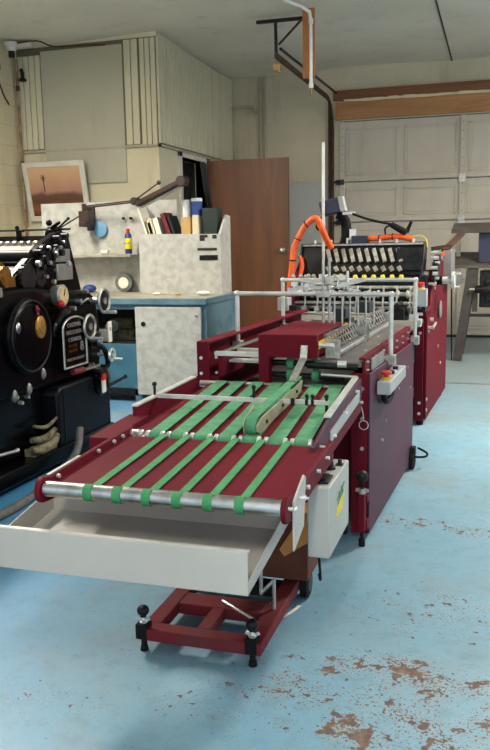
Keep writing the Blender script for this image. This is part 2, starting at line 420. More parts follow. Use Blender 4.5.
# header beam over the garage door, two boards and a ragged bead of foam between them
struct('trim_2', MB().box(-1.9, GX1+.1, YB-.05, YB, 2.60, 2.80), 'beam')
struct('trim_3', MB().box(-1.93, GX1+.1, YB-.06, YB, 2.825, 2.935), 'beamdark')
foam = MB(); x = -1.8
while x < .3:
    L = random.uniform(.06, .16); w = random.uniform(.004, .013)
    foam.box(x, x+L+.01, YB-.062-w, YB-.03, 2.806-w+.004*math.sin(9*x), 2.82+w); x += L
struct('trim_4', foam, 'creampaper')
# panelling: upright beaded strips with dark joints, above z 2.15
def strips(name, fixed, a, b, z0, z1, w, face, m='panelling'):
    mb = MB(); n = max(1, round((b-a)/w)); w = (b-a)/n
    for i in range(n):
        p, q = a+i*w+(.004 if face == 'y' else .008), a+(i+1)*w-(.004 if face == 'y' else .008)
        if face == 'y': mb.box(p, q, fixed-.022, fixed, z0, z1)
        else: mb.box(fixed, fixed+.022, p, q, z0, z1)
    return struct(name, mb, m, bev=.006)
strips('wall_panelling_left', YO, -4.77, -4.50, 2.165, 3.09, .062, 'y')
strips('wall_panelling_middle', YO, -3.575, -3.42, 2.16, 3.155, .075, 'y')
strips('wall_panelling_corner', YO, -3.405, -3.235, 2.15, 3.155, .055, 'y')
strips('wall_panelling_side', XS+.005, YO-.02, 9.20, 2.165, 3.16, .078, 'x')
strips('wall_panelling_end', XS+.005, 9.22, YB-.02, 2.165, 3.16, .25, 'x')
struct('wall_board', MB().box(-4.49, -3.585, YO-.026, YO, 1.80, 3.12), 'panelflat', bev=.002)
struct('trim_5', MB().box(XL, XS+.03, YO-.03, YO, 2.13, 2.15).box(XS, XS+.03, YO-.03, YB, 2.13, 2.152), 'conduitpaint')
struct('trim_6', MB().box(XS-.13, XS+.02, DY0-.08, DY0, 0, DZ+.05).box(XS-.13, XS+.02, DY1, DY1+.08, 0, DZ+.05).box(XS-.13, XS+.02, DY0-.08, DY1+.08, DZ, DZ+.05), 'frame', bev=.003)
struct('trim_7', MB().box(XL, XS+.012, YO-.012, YO, 3.165, H+.06), 'panelling')
# brown door leaf, swung open towards the room
dl = Thing('door', '', 'door', (-3.22, 9.0, 0.0), 0)
del dl.root['label']; del dl.root['category']; dl.root.name = 'door_1'; dl.root['kind'] = 'structure'
dl.base = Vector((0,0,0))
lf = dl.part('door_leaf', MB().box(0, .965, -.02, .02, .01, 2.10), 'door', bev=.002)
dl.part('door_handle', MB().lathe((.895, -.02, 1.075), (0,-1,0), [(0,.03),(.006,.03),(.008,.012),(.03,.012),(.036,.026),(.052,.032),(.066,.026),(.072,.01)]), 'steel', lf, label='round chrome knob')
# sectional garage door
gd = bpy.data.objects.new('door_2', None); COL.objects.link(gd); gd['kind'] = 'structure'
secs = [(1.875, 2.575), (1.395, 1.865), (.70, 1.385), (.03, .69)]
cols = [(-1.80, -1.145), (-1.105, -.46), (-.37, .28), (.32, .95)]
for z0, z1 in secs:
    mb = MB().box(-1.85, 1.25, YB-.0, YB+.05, z0, z1)
    for a, b in cols:
        zz0, zz1 = z0+.07, z1-.075
        t = .014  # raised moulding frame + pillow panel
        mb.box(a+.02, b-.02, YB-.01, YB, zz0, zz0+.02).box(a+.02, b-.02, YB-.01, YB, zz1-.02, zz1)
        mb.box(a+.02, a+.04, YB-.01, YB, zz0, zz1).box(b-.04, b-.02, YB-.01, YB, zz0, zz1)
        mb.box(a+.055, b-.055, YB-.006, YB, zz0+.035, zz1-.035)
    o = make_obj('door_section', mb, 'garage', (0,0,0), .003); o.parent = gd
    o2 = make_obj('rail', MB().box(-1.85, 1.25, YB-.018, YB, z0, z0+.028), 'garage', (0,0,0), .003); o2.parent = o
for x in (-.415, -1.825):
    o = make_obj('stile', MB().box(x-.03, x+.03, YB-.03, YB-.004, .03, 2.575), 'garage', (0,0,0), .003); o.parent = gd
    rv = MB()
    for i in range(24): rv.cyl((x, YB-.033, .2+i*.1), (x, YB-.028, .2+i*.1), .006, n=8)
    r = make_obj('rivet_row', rv, 'iron', (0,0,0)); r.parent = o
for z in (1.87, 1.39, .70):
    hb = MB().box(-.455, -.375, YB-.045, YB-.03, z-.045, z+.045).cyl((-.43, YB-.05, z), (-.43, YB-.045, z), .01).cyl((-.40, YB-.05, z), (-.40, YB-.045, z), .01)
    o = make_obj('hinge', hb, 'zinc', (0,0,0), .002); o.parent = gd
    hb = MB().box(-1.90, -1.80, YB-.05, YB-.03, z-.03, z+.03).cyl((-1.93, YB-.05, z), (-1.84, YB-.05, z), .012)
    o = make_obj('roller_hinge', hb, 'iron', (0,0,0), .002); o.parent = gd
struct('garage_gap_blocker', MB().box(GX0-.2, GX1+.2, YB+.21, YB+.25, 0, 2.8), 'garage')  # unseen slab added to stop sky light leaking between the door sections
struct('wall_side_backing', MB().box(XS, XS+.005, YO-.0, YB-.02, 2.16, 3.17), 'joint')
struct('wall_front_backing', MB().box(-4.78, XS, YO-.004, YO, 2.16, 3.17), 'joint')
struct('trim_8', MB().box(GX0-.01, GX1, YB-.02, YB+.06, 0, .03), 'recess_shade')

# ================================================================ OVERHEAD
def arc_track(w):
    pts = [(-1.93, YB-.07, z) for z in (0.05, 1.0, 2.0, 2.45)]
    for i in range(1, 9):
        t = i/8*PI/2; pts.append((-1.93, YB-.07-.36*(1-math.cos(t)), 2.45+.36*math.sin(t)))
    return pts
tk = Thing('garage_track', 'rusty brown garage door track that runs up the wall and bends out under the ceiling', 'track', (-1.93, YB-.07, 0))
pts = arc_track(0)+[(-1.93, y, 2.81) for y in (9.0, 8.2, 7.28)]
mb = MB()
for p, q in zip(pts, pts[1:]): mb.bar(p, Vector(q)+(Vector(q)-Vector(p)).normalized()*.01, .05, .02, up=(1,0,0)) if abs(p[2]-q[2]) > abs(p[1]-q[1]) else mb.bar(p, Vector(q)+(Vector(q)-Vector(p)).normalized()*.01, .02, .05)
tk.part('rail', mb, 'rust')
tk.part('jamb_angle', MB().box(-1.99, -1.955, YB-.06, YB-.0, 0, 2.8), 'rust', bev=.002)
tk.part('spring', MB().cyl((-1.86, 9.75, 2.88), (-1.93, 7.45, 2.90), .014, n=12), 'iron')
mb = MB()
for z in (1.0, 1.4, 2.0): mb.box(-1.955, -1.935, YB-.08, YB, z, z+.03)
tk.part('bracket', mb, 'iron')
br = Thing('ceiling_bracket', 'dark perforated steel angle bracket hanging from the ceiling over the door track', 'bracket', (-1.97, 7.41, H))
br.part('top_angle', MB().bar((-2.14, 7.41, H-.035), (-1.66, 7.36, H-.05), .03, .028), 'iron')
br.part('hanger', MB().bar((-1.965, 7.41, H-.03), (-1.96, 7.41, 2.83), .028, .012), 'iron')
br.part('brace', MB().bar((-1.94, 7.42, 2.93), (-1.70, 7.38, H-.04), .026, .01), 'iron')
solo('wood_block', MB().box(-1.99, -1.925, 7.40, 7.46, 2.71, 2.765).box(-1.945, -1.925, 7.395, 7.46, 2.69, 2.73).cyl((-1.96,7.43,2.76),(-1.96,7.42,2.84),.004), 'kraft', 'small pale wood block hanging under the ceiling bracket', 'block', (-1.96, 7.43, 2.70), bev=.003)
solo('wooden_plank', MB().box(-1.69, -1.585, 7.29, 7.325, 2.60, H+.06), 'plank', 'orange pine board hanging straight down from the ceiling beside the white pipe', 'plank', (-1.64, 7.3, 2.6), bev=.002)
pv = Thing('ceiling_pipe', 'white plastic pipe hanging from the ceiling in front of the pine board', 'pipe', (-1.6, 7.24, 2.45))
pv.part('pipe', MB().tube([(-1.76, 6.9, H-.01), (-1.66, 7.1, H-.02), (-1.61, 7.22, H-.04), (-1.606, 7.25, H-.12), (-1.606, 7.25, 2.52)], .015, 12), 'pvc')
pv.part('coupling', MB().cyl((-1.606,7.25,2.545),(-1.606,7.25,2.505),.021,n=14).cyl((-1.606,7.25,3.08),(-1.606,7.25,3.04),.021,n=14), 'pvc')
pv.part('tip', MB().cyl((-1.606,7.25,2.505),(-1.606,7.25,2.44),.009,.007,12), 'brass', label='brass tip')
# conduits on the back wall
wc = Thing('wall_conduit', 'pair of cream painted conduits running up the back wall beside the door', 'conduit', (-2.83, YB-.03, 1.2))
wc.part('conduit', MB().cyl((-2.85,YB-.03,1.2),(-2.845,YB-.03,H),.014,n=10), 'conduitpaint')
wc.part('conduit', MB().cyl((-2.79,YB-.03,1.2),(-2.785,YB-.03,H),.014,n=10), 'conduitpaint')
solo('wall_pipe', MB().tube([(XS,YB-.05,2.81),(-2.98,YB-.05,2.82),(-2.92,YB-.05,2.80),(-2.90,YB-.05,2.73)],.018,10,3), 'conduitpaint', 'short cream pipe with a downward elbow high on the back wall', 'pipe', (-2.95, YB-.05, 2.75))
rp = Thing('rusty_pipe', 'rust streaked pipe running down the corner left of the framed print', 'pipe', (XL+.06, YO-.06, 0))
rp.part('pipe', MB().cyl((XL+.05,YO-.06,0),(XL+.05,YO-.06,3.06),.014,n=10), 'rustpipe')
mb = MB()
for z in (1.2, 2.0, 2.75): mb.cyl((XL+.05,YO-.06,z),(XL+.05,YO-.06,z+.05),.02,n=10)
rp.part('coupling', mb, 'rust')
cf = Thing('ceiling_socket', 'old white porcelain light socket with dark wiring in the ceiling corner', 'light', (-4.62, 7.3, H))
cf.part('socket_base', MB().lathe((-4.62,7.3,H-.02),(0,0,-1),[(0,.07),(.03,.07),(.05,.05),(.08,.045)]).cbox((-4.5,7.35,H-.04),(.12,.05,.05)), 'frame')
cf.part('lamp_holder', MB().cyl((-4.62,7.3,H-.1),(-4.62,7.3,H-.16),.03), 'iron')
cf.part('wire', MB().tube([(-4.6,7.3,H-.03),(-4.35,7.33,H-.02),(-4.2,7.4,H-.07),(-3.9,7.5,H-.06),(-3.75,7.6,H-.05)],.008,6,4), 'rust')
cm = Thing('wall_clamp', 'small black clamp fixed on the panelling near the ceiling corner', 'clamp', (-4.70, 7.6, 2.86))
cm.part('clamp_body', MB().box(-4.72,-4.66,7.56,7.61,2.84,2.87).cbox((-4.69,7.585,2.90),(.03,.03,.07)).ball((-4.69,7.57,2.945),.02), 'black', bev=.003)
sp = Thing('security_light', 'small black box lamp on the block wall under the ceiling corner', 'light', (XL+.04, 7.3, 2.9))
sp.part('housing', MB().cbox((XL+.045,7.15,2.92),(.10,.16,.07)), 'black', bev=.008)
sp.part('cable', MB().tube([(XL+.02,7.25,2.90),(XL+.02,7.35,2.7),(XL+.02,7.45,2.6)],.008,6,3), 'rust')

# framed print leaning on the wall
fr = Thing('framed_print', 'white framed print of an orange dusk field hung on the cream wall', 'picture', (-4.345, YO-.04, 1.435), 0)
fw, fh = .70, .60; R = Matrix.Rotation(.2, 3, 'X')
def frx(mb): return mb.xf(R, t=(-4.345, YO-.04, 1.435))
fp = fr.part('frame', frx(MB().box(-fw/2,fw/2,-.015,.015,0,.052).box(-fw/2,fw/2,-.015,.015,fh-.052,fh).box(-fw/2,-fw/2+.05,-.015,.015,.05,fh-.05).box(fw/2-.05,fw/2,-.015,.015,.05,fh-.05)), 'frame', bev=.004)
fr.part('print', frx(MB().box(-fw/2+.04,fw/2-.04,-.004,.006,.04,fh-.04)), 'print')
wm = MB().bar((-.13,-.006,.30),(-.13,-.006,.43),.009,.003,up=(0,1,0))
for i in range(6): wm.bar((-.13,-.006,.44),(-.13+.032*math.cos(i*PI/3),-.006,.44+.032*math.sin(i*PI/3)),.006,.003,up=(0,1,0))
fr.part('windmill', frx(wm), 'rust')
# ================================================================ WORKBENCH along the office wall
B0, B1, BX0, BX1, BT = 5.50, 6.25, -3.75, -2.0, .79
N0 = len(bpy.data.objects)
wb = Thing('workbench', 'long blue painted workbench with speckled white cupboard door and matching splashback', 'workbench', (-2.9, 5.9, 0))
wb.part('worktop', MB().box(BX0, BX1, B0-.02, B1, BT-.03, BT), 'benchtop', bev=.004)
wb.part('top_rim', MB().box(BX0, BX1+.006, B0-.03, B0-.02, BT-.045, BT-.003).box(BX1, BX1+.012, B0-.02, B1, BT-.045, BT-.003), 'benchblue')
car = MB().box(-2.56, BX1, B0, B0+.02, BT-.09, BT-.03).box(-2.56, -2.53, B0, B0+.02, .06, BT-.09).box(-2.045, BX1, B0, B0+.02, .06, BT-.09)
car.box(-2.02, BX1, B0+.02, B1, .0, BT-.03).box(-2.56, -2.54, B0+.02, B1, .0, BT-.03).box(-2.54, -2.02, B1-.03, B1, 0, BT-.03).box(-2.54,-2.02,B0+.02,B1,.05,.07)
wb.part('cupboard_carcass', car, 'benchblue', bev=.002)
d = wb.part('cupboard_door', MB().box(-2.555, -2.035, B0-.03, B0-.006, .065, BT-.065), 'marble', bev=.003)
wb.part('lock', MB().cyl((-2.49,B0-.036,.60),(-2.49,B0-.03,.60),.018,n=12), 'black', d)
wb.part('knob', MB().cyl((-2.07,B0-.036,.665),(-2.07,B0-.03,.665),.008,n=10), 'steel', d)
wb.part('open_bay', MB().box(BX0, -2.56, B1-.03, B1, .1, BT-.03).box(BX0, -2.56, B0+.1, B1, .09, .11).box(BX0, BX0+.03, B0, B1, 0, BT-.03), 'recess_shade')
wb.part('bay_shelf', MB().box(BX0, -2.56, B0+.15, B1-.03, .42, .44), 'recess_shade')
wb.part('bay_front', MB().box(-3.1, -2.57, B0+.02, B0+.04, .10, .44), 'teal', bev=.002, label='teal painted lower front panel')
wb.part('kick_rail', MB().box(BX0, -2.56, B0+.0, B0+.05, .05, .10), 'iron')
wb.part('foot', MB().box(-2.59, -2.53, B0+.0, B0+.06, 0, .12), 'benchblue')
wb.part('top_apron', MB().box(BX0, -2.56, B0-.005, B0+.015, BT-.085, BT-.03), 'benchblue')
wb.part('splashback', MB().box(-3.75, -2.50, B1-.02, B1, BT, 1.535), 'marble', bev=.003)
wb.part('shelf', MB().box(-3.75, -2.83, 6.02, B1-.02, 1.082, 1.10), 'benchtop', bev=.002)
solo('parts_tray', MB().box(-2.98,-2.70,5.75,6.1,.44,.52).box(-2.92,-2.76,5.85,6.0,.52,.6), 'rag', 'beige clutter box on the open shelf under the bench, left of the cupboard', 'box', (-2.85,5.9,.44), bev=.006)
solo('metal_housing', MB().box(-2.98,-2.84,5.62,5.72,.44,.54).cyl((-2.84,5.66,.56),(-2.84,5.74,.56),.05,n=16).cyl((-2.84,5.6,.56),(-2.84,5.62,.56),.03,n=16), 'silverplate', 'small grey metal housing at the front of the open bench shelf', 'machine part', (-2.9,5.66,.44), bev=.004)
# organizer on the bench
og = Thing('desk_organizer', 'speckled white upright organizer with slots, standing on the blue workbench', 'organizer', (-2.5, 6.05, BT))
OX0, OX1, OY = -2.733, -2.062, 5.98
og.part('front_panel', MB().prism([(OX0,BT),(OX1,BT),(OX1,1.25),(OX0,1.262)], 'y', OY, OY+.018), 'marble', bev=.002)
og.part('side_panel', MB().box(OX0, OX0+.018, OY+.018, OY+.25, BT, 1.25), 'marble')
og.part('side_panel', MB().prism([(OY,BT),(OY+.25,BT),(OY+.25,1.39),(OY+.16,1.40),(OY,1.25)], 'x', OX1, OX1+.018), 'marble')
og.part('back_panel', MB().box(OX0, OX1, OY+.235, OY+.25, BT, 1.25), 'marble')
og.part('base', MB().box(OX0+.018, OX1, OY+.018, OY+.235, BT, BT+.02), 'marble')
og.part('slot', MB().box(-2.235, -2.075, OY-.004, OY, 1.125, 1.145), 'recess_shade', label='dark narrow slot')
og.part('slot', MB().box(-2.22, -2.07, OY-.004, OY, 1.05, 1.09), 'iron', label='brown slot')
og.part('cut_out', MB().box(-2.215, -2.175, OY-.004, OY, 1.20, 1.245).box(-2.175, -2.15, OY-.004, OY, 1.225, 1.245).box(-2.11, -2.075, OY-.004, OY, 1.215, 1.245), 'recess_shade')  # dark blocks on the panel face, carrying the shade of openings
# things in the organizer
NB = set(o.name for o in bpy.data.objects)
def book(name, x, w, h, tilt, m, label, cat, y=6.24, dy=.10, group=None, z0=None):
    z0 = BT+.30 if z0 is None else z0
    R = Matrix.Rotation(tilt, 3, 'Y')
    return R, Vector((x, y, z0))
def leaning(name, x, w, h, tilt, m, label, cat, pages=None, y=6.24, d=.08, z0=1.06):
    # a booklet or book leaning in the organizer
    R = Matrix.Rotation(tilt, 3, 'Y')
    t = Thing(name, label, cat, (x, y, z0))
    if pages:
        t.part('cover', MB().box(-w/2,-w/2+.004,-d,d,0,h).box(w/2-.004,w/2,-d,d,0,h).box(-w/2,w/2,-d,-d+.004,0,h).xf(R, t=(x,y,z0)), m)
        t.part('page_block', MB().box(-w/2+.004,w/2-.004,-d+.004,d-.006,.004,h-.005).xf(R, t=(x,y,z0)), pages)
    else:
        t.part('sheets', MB().box(-w/2,w/2,-d,d,0,h).xf(R, t=(x,y,z0)), m, bev=.001)
        t.part('spine', MB().box(-w/2-.001,w/2+.001,-d-.002,-d+.01,0,h).xf(R, t=(x,y,z0)), m)
    return t
leaning('booklet', -2.70, .012, .42, -.32, 'paper', 'thin white booklet leaning furthest left in the organizer', 'booklet', z0=1.11)
leaning('booklet', -2.655, .03, .30, -.26, 'creampaper', 'pale cream booklet just right of the thin white one', 'booklet', z0=1.06)
leaning('folder', -2.585, .04, .33, -.26, 'creampaper', 'wide cream folder in the middle of the organizer', 'folder', z0=1.06)
leaning('folder', -2.525, .04, .34, -.28, 'paper', 'off-white folder left of the dark red book', 'folder', z0=1.06)
leaning('book', -2.40, .04, .38, -.32, 'bookred', 'dark red book leaning left in the organizer', 'book', pages='paper', z0=1.06)
leaning('book', -2.35, .03, .36, -.34, 'bookdark', 'thin black book with white page edges beside the dark red one', 'book', pages='paper', z0=1.06)
cn = Thing('carton', 'brown cardboard tube box holding a white roll in the organizer', 'box', (-2.335, 6.2, 1.06))
cn.part('carton_body', MB().box(-2.375,-2.295,6.15,6.25,BT+.02,1.385), 'kraft', bev=.002)
solo('paper_roll', MB().lathe((-2.345,6.2,1.386),(0,0,1),[(0,.033),(.13,.035),(.135,.03),(.135,.012),(.125,.012)]), 'white', 'white roll standing on the brown carton', 'roll', (-2.345,6.2,1.385))
cn2 = Thing('carton', 'pale tan carton under the blue canister in the organizer', 'box', (-2.24, 6.2, 1.0))
cn2.part('carton_body', MB().box(-2.275,-2.225,6.14,6.24,BT+.02,1.40), 'creampaper', bev=.002)
bc = Thing('canister', 'blue topped canister standing on the pale carton', 'canister', (-2.25, 6.2, 1.40))
bc.part('body', MB().lathe((-2.25,6.2,1.401),(0,0,1),[(0,.042),(.10,.044),(.105,.04)]), 'blue')
bc.part('cap', MB().lathe((-2.25,6.2,1.506),(0,0,1),[(0,.045),(.02,.045),(.026,.038)]), 'white', label='white cap')
bn = Thing('bin', 'dark green bin holding long black tubes at the right of the organizer', 'bin', (-2.16, 6.22, 1.27))
mb = MB().lathe((-2.163,6.22,1.262),(0,0,1),[(0,.078),(.19,.088),(.19,.08),(.02,.07)], 4).xf(Matrix.Rotation(PI/4,3,'Z'), c=(-2.163,6.22,0))
bn.part('bin_body', mb, 'darkgreen')
bn.part('bin_support', MB().box(-2.22,-2.11,6.16,6.28,BT+.02,1.261), 'darkgreen')
def tubeobj(x, tilt, h, w, lab, m):
    t = Thing('tube', lab, 'tube', (x, 6.24, 1.30))
    t.part('tube_body', MB().cyl((x,6.24,1.29),(x+h*math.sin(tilt),6.26,1.29+h*math.cos(tilt)),w,n=14), m)
    t.part('tube_cap', MB().cyl((x+h*math.sin(tilt),6.26,1.29+h*math.cos(tilt)),(x+(h+.02)*math.sin(tilt),6.26,1.29+(h+.02)*math.cos(tilt)),w*1.12,n=14), 'rubber')
tubeobj(-2.165, -.13, .50, .016, 'long black tube leaning left out of the dark green bin', 'rubber')
tubeobj(-2.135, -.15, .49, .012, 'slimmer charcoal tube behind the long black one in the green bin', 'rubber')
# drafting lamp
lp = Thing('drafting_lamp', 'brown long-headed drafting lamp on a thin arm clamped beside the framed print', 'lamp', (-3.36, 6.30, 1.38))
lp.part('clamp', MB().box(-3.42,-3.33,6.28,6.38,1.36,1.46).box(-3.40,-3.34,6.24,6.45,1.33,1.37).cyl((-3.39,6.33,1.46),(-3.39,6.33,1.52),.02), 'lampbrown', bev=.004)
lp.part('clamp_post', MB().box(-3.41,-3.35,6.40,6.46,1.30,1.5), 'lampbrown', bev=.003)
lp.part('arm', MB().cyl((-3.38,6.30,1.485),(-2.90,6.25,1.515),.007,n=8).cyl((-3.38,6.32,1.50),(-2.90,6.27,1.53),.005,n=8), 'lampbrown')
lp.part('rear_arm', MB().cyl((-3.38,6.33,1.45),(-3.62,6.33,1.33),.006,n=8), 'iron')
lp.part('joint', MB().cyl((-2.89,6.22,1.52),(-2.89,6.30,1.52),.032,n=16).cyl((-2.89,6.21,1.52),(-2.89,6.22,1.52),.016,n=12), 'lampbrown')
hd = MB(); a, b2 = Vector((-2.85,6.22,1.495)), Vector((-2.40,6.12,1.66))
hd.bar(a, b2, .09, .045)
h1 = lp.part('lamp_head', hd, 'lampbrown', bev=.012)
lp.part('end_cap', MB().cyl(a+(b2-a)*.93+Vector((0,-.05,.005)), a+(b2-a)*.93+Vector((0,.05,.005)), .038, n=16), 'lampbrown', h1)
lp.part('tube_light', MB().cyl(a+Vector((.02,0,-.025)), a+(b2-a)*.9+Vector((0,0,-.027)), .012, n=10), 'steel', h1)
lp.part('stay', MB().cyl((-2.87,6.24,1.54),(-2.66,6.2,1.655),.006,n=8).ball((-2.66,6.2,1.655),.018), 'lampbrown')
# things on the splashback and shelves
solo('disc', MB().lathe((-3.30,6.43,1.31),(0,-1,0),[(0,.065),(.01,.065),(.012,.06)],28).cyl((-3.30,6.417,1.325),(-3.30,6.42,1.325),.008,n=8), 'bluecap', 'pale blue round disc hung on the speckled splashback', 'disc', (-3.30,6.43,1.31))
ca = Thing('spray_can', 'blue and yellow spray can with a red cap on the splashback shelf', 'spray can', (-2.975, 6.30, 1.105))
CX = -2.975
bd = ca.part('can_body', MB().lathe((CX,6.30,1.106),(0,0,1),[(0,.026),(.004,.029),(.15,.029),(.165,.02),(.17,.012)],20), 'blue')
ca.part('label_band', MB().lathe((CX,6.30,1.146),(0,0,1),[(0,.0295),(.05,.0297),(.085,.0295)],20), 'yellow', bd, label='yellow label')
ca.part('lettering', text_mesh('WD-40', .02, (CX,6.268,1.19), (1,0,0), (0,0,1)), 'blue', bd)
ca.part('cap', MB().lathe((CX,6.30,1.276),(0,0,1),[(0,.012),(.002,.016),(.03,.015),(.034,.01)]), 'red', label='red cap')
tp = Thing('tape_roll', 'grey roll of duct tape standing on edge on the worktop under the shelf', 'tape roll', (-3.06, 6.38, BT))
tp.part('tape', MB().lathe((-3.06,6.35,BT+.078),(0,1,0),[(0,.045),(0,.076),(.05,.076),(.05,.045)],28), 'hose')
tp.part('core', MB().lathe((-3.06,6.345,BT+.078),(0,1,0),[(0,.034),(0,.046),(.06,.046),(.06,.034)],24), 'paper')
solo('crumpled_cloth', MB().ball((-3.36,6.3,BT+.034),.06,14,(1,.8,.55)), 'blue', 'crumpled blue cloth on the worktop left of the tape roll', 'cloth', (-3.36,6.3,BT))
solo('spool', MB().lathe((-3.24,6.32,1.122),(1,0,0),[(0,.02),(.01,.02),(.012,.014),(.05,.014),(.052,.02),(.062,.02)]), 'white', 'small white spool lying on the splashback shelf', 'spool', (-3.21,6.32,1.105))
solo('paint_brush', MB().cbox((-3.10,6.32,1.112),(.09,.02,.01)), 'kraft', 'short tan brush lying on the splashback shelf near the spool', 'brush', (-3.1,6.32,1.105), bev=.002)
for i, x in enumerate((-3.07, -3.00)):
    solo('hook_screw', MB().cyl((x,6.43,1.395),(x,6.415,1.395),.012,n=10).cyl((x,6.415,1.395),(x,6.41,1.40),.008,n=8), 'iron',
         ('left' if i == 0 else 'right')+' one of two small dark screw heads above the spray can', 'screw', (x,6.43,1.395), group='screws on the splashback')
for i, (x, y, s, m, lb) in enumerate(((-2.60,5.99,.035,'paper','scrap of white paper at the left front of the organizer foot'), (-2.42,6.0,.03,'kraft','tan offcut on the worktop at the middle of the organizer foot'), (-2.20,5.99,.06,'white','white crumpled wrapper on the worktop at the right of the organizer'))):
    solo('paper_scrap', MB().ball((x,y,BT+s*.3),s,7,(1,.6,.3)), m, lb, 'scrap', (x,y,BT))

SHIFT = {'book': (-.085, 0), 'folder': (-.055, 0), 'paper_roll': (-.065, 0), 'carton': (-.065, 0), 'canister': (-.070, 0), 'bin': (-.035, 0), 'tube': (-.055, 0)}
for o in list(bpy.data.objects):
    if o.name in NB or o.parent: continue
    k = .966; sh_ = SHIFT.get(o.name.split('.')[0], (0, 0))
    o.location.x = o.location.x*k+sh_[0]; o.location.y *= k
    if o.name.split('.')[0] in ('booklet', 'folder', 'book', 'carton', 'paper_roll', 'canister', 'bin', 'tube'):
        o.location.x *= 1.012; o.location.y += .095

# ================================================================ BLACK CYLINDER PRESS
pr = Thing('printing_press', 'large glossy black cylinder printing press with handwheels and a cast nameplate', 'printing press', (-2.7, 3.6, 0))
PX = -2.22
def yz(poly, x0, x1): return MB().prism(poly, 'x', x0, x1)
pr.part('base_casting', yz([(2.2,.04),(4.30,.04),(4.36,.10),(4.36,.12),(2.2,.12)], -3.15, -2.20), 'press', bev=.01)
pr.part('foot', MB().box(-3.05,-2.25,2.5,3.0,0,.04).box(-3.05,-2.25,3.9,4.3,0,.04), 'iron')
pr.part('lower_body', yz([(2.2,.12),(3.72,.12),(3.72,.50),(2.2,.50)], -3.15, -2.30), 'press', bev=.02)
bx = pr.part('motor_housing', yz([(3.745,.0),(4.36,.0),(4.36,.40),(4.33,.44),(3.78,.44),(3.745,.41)], -3.0, PX), 'pressnavy', bev=.015, label='dark navy lower housing')
pr.part('panel_seam', MB().box(PX, PX+.004, 3.80, 3.81, .03, .42).box(PX, PX+.004, 4.10, 4.34, .375, .385), 'iron', bx)
bdy = pr.part('side_frame', yz([(2.2,.45),(3.76,.45),(4.30,.44),(4.34,.60),(4.30,.88),(4.22,.93),(3.75,.965),(3.62,.985),(3.36,.985),(3.25,.97),(2.2,.97)], -2.62, -2.25), 'press', bev=.022)
pr.part('far_side_frame', yz([(2.2,.12),(4.3,.12),(4.3,.9),(4.1,1.2),(2.2,1.1)], -3.15, -3.08), 'press', bev=.01)
# round cover disc with medal
dc = pr.part('round_cover', MB().lathe((-2.25,3.52,.745),(1,0,0),[(0,.19),(.02,.19),(.035,.175),(.04,.16),(.045,.155),(.05,.02)],40), 'press')
pr.part('cover_rim', MB().ring((-2.21,3.52,.745),(1,0,0),.176,.006,48), 'iron', dc)
md = pr.part('medal', MB().lathe((-2.198,3.575,.785),(1,0,0),[(0,.046),(.008,.046),(.012,.040)],24).xf(Matrix.Diagonal((1,1,1.25)),c=(-2.198,3.575,.785)), 'gold', dc, label='oval gold medal on the round cover')
pr.part('medal_ribbon', MB().bar((-2.196,3.562,.845),(-2.196,3.552,.895),.02,.006,up=(1,0,0)).ball((-2.194,3.555,.875),.012), 'bookred', dc)
pr.part('cover_bolt', MB().ball((-2.20,3.385,.80),.018,sc=(.6,1,1.6)), 'steel', dc)
# nameplate
PY0, PY1, PZ0, PZ1 = 3.79, 4.04, .535, .80
arch = [(PY0,PZ0),(PY1,PZ0),(PY1,PZ1-.05)]+[((PY0+PY1)/2+(PY1-PY0)/2*math.cos(t*PI/10), PZ1-.05+.055*math.sin(t*PI/10)) for t in range(1,10)]+[(PY0,PZ1-.05)]
pl = pr.part('nameplate', yz(arch, -2.25, -2.195), 'press', label='arched black nameplate with raised lettering')
rim = MB()
for p, q in zip(arch, arch[1:]+arch[:1]): rim.cyl((-2.193,*p),(-2.193,*q),.0065,n=8)
pr.part('nameplate_rim', rim, 'zinc', pl)
for t, s, z, m in (('ORIGINAL', .033, .762, 'zinc'), ('HEIDELBERG', .031, .722, 'zinc'), ('CYLINDER', .030, .682, 'zinc'), ('PATENTS', .022, .648, 'brass'), ('PENDING', .022, .622, 'brass'), ('MADE IN GERMANY', .021, .575, 'zinc')):
    yc = (PY0+PY1)/2 - (.025 if m == 'brass' else 0)
    pr.part('lettering', text_mesh(t, s, (-2.193, yc, z), (0,1,0), (0,0,1), .004), m, pl)
pr.part('lettering', text_mesh('8', .075, (-2.193, 3.99, .635), (0,1,0), (0,0,1), .004), 'zinc', pl)
pr.part('cable_guard', MB().tube([(-2.22,3.73,.72),(-2.20,3.74,.78),(-2.20,3.79,.825),(-2.22,3.90,.84)],.018,8,5), 'press')
# ivory dial + red knob
dl_ = pr.part('dial_housing', MB().lathe((-2.26,3.84,.925),(1,0,0),[(0,.055),(.05,.06),(.055,.055)],24), 'zinc')
pr.part('dial_face', MB().lathe((-2.206,3.84,.925),(1,0,0),[(0,.048),(.004,.046)],24), 'lens', dl_, label='ivory dial face')
pr.part('dial_needle', MB().bar((-2.20,3.84,.925),(-2.20,3.85,.96),.006,.002,up=(1,0,0)), 'black', dl_)
pr.part('red_knob', MB().ball((-2.20,3.80,.885),.02), 'red', label='red knob')
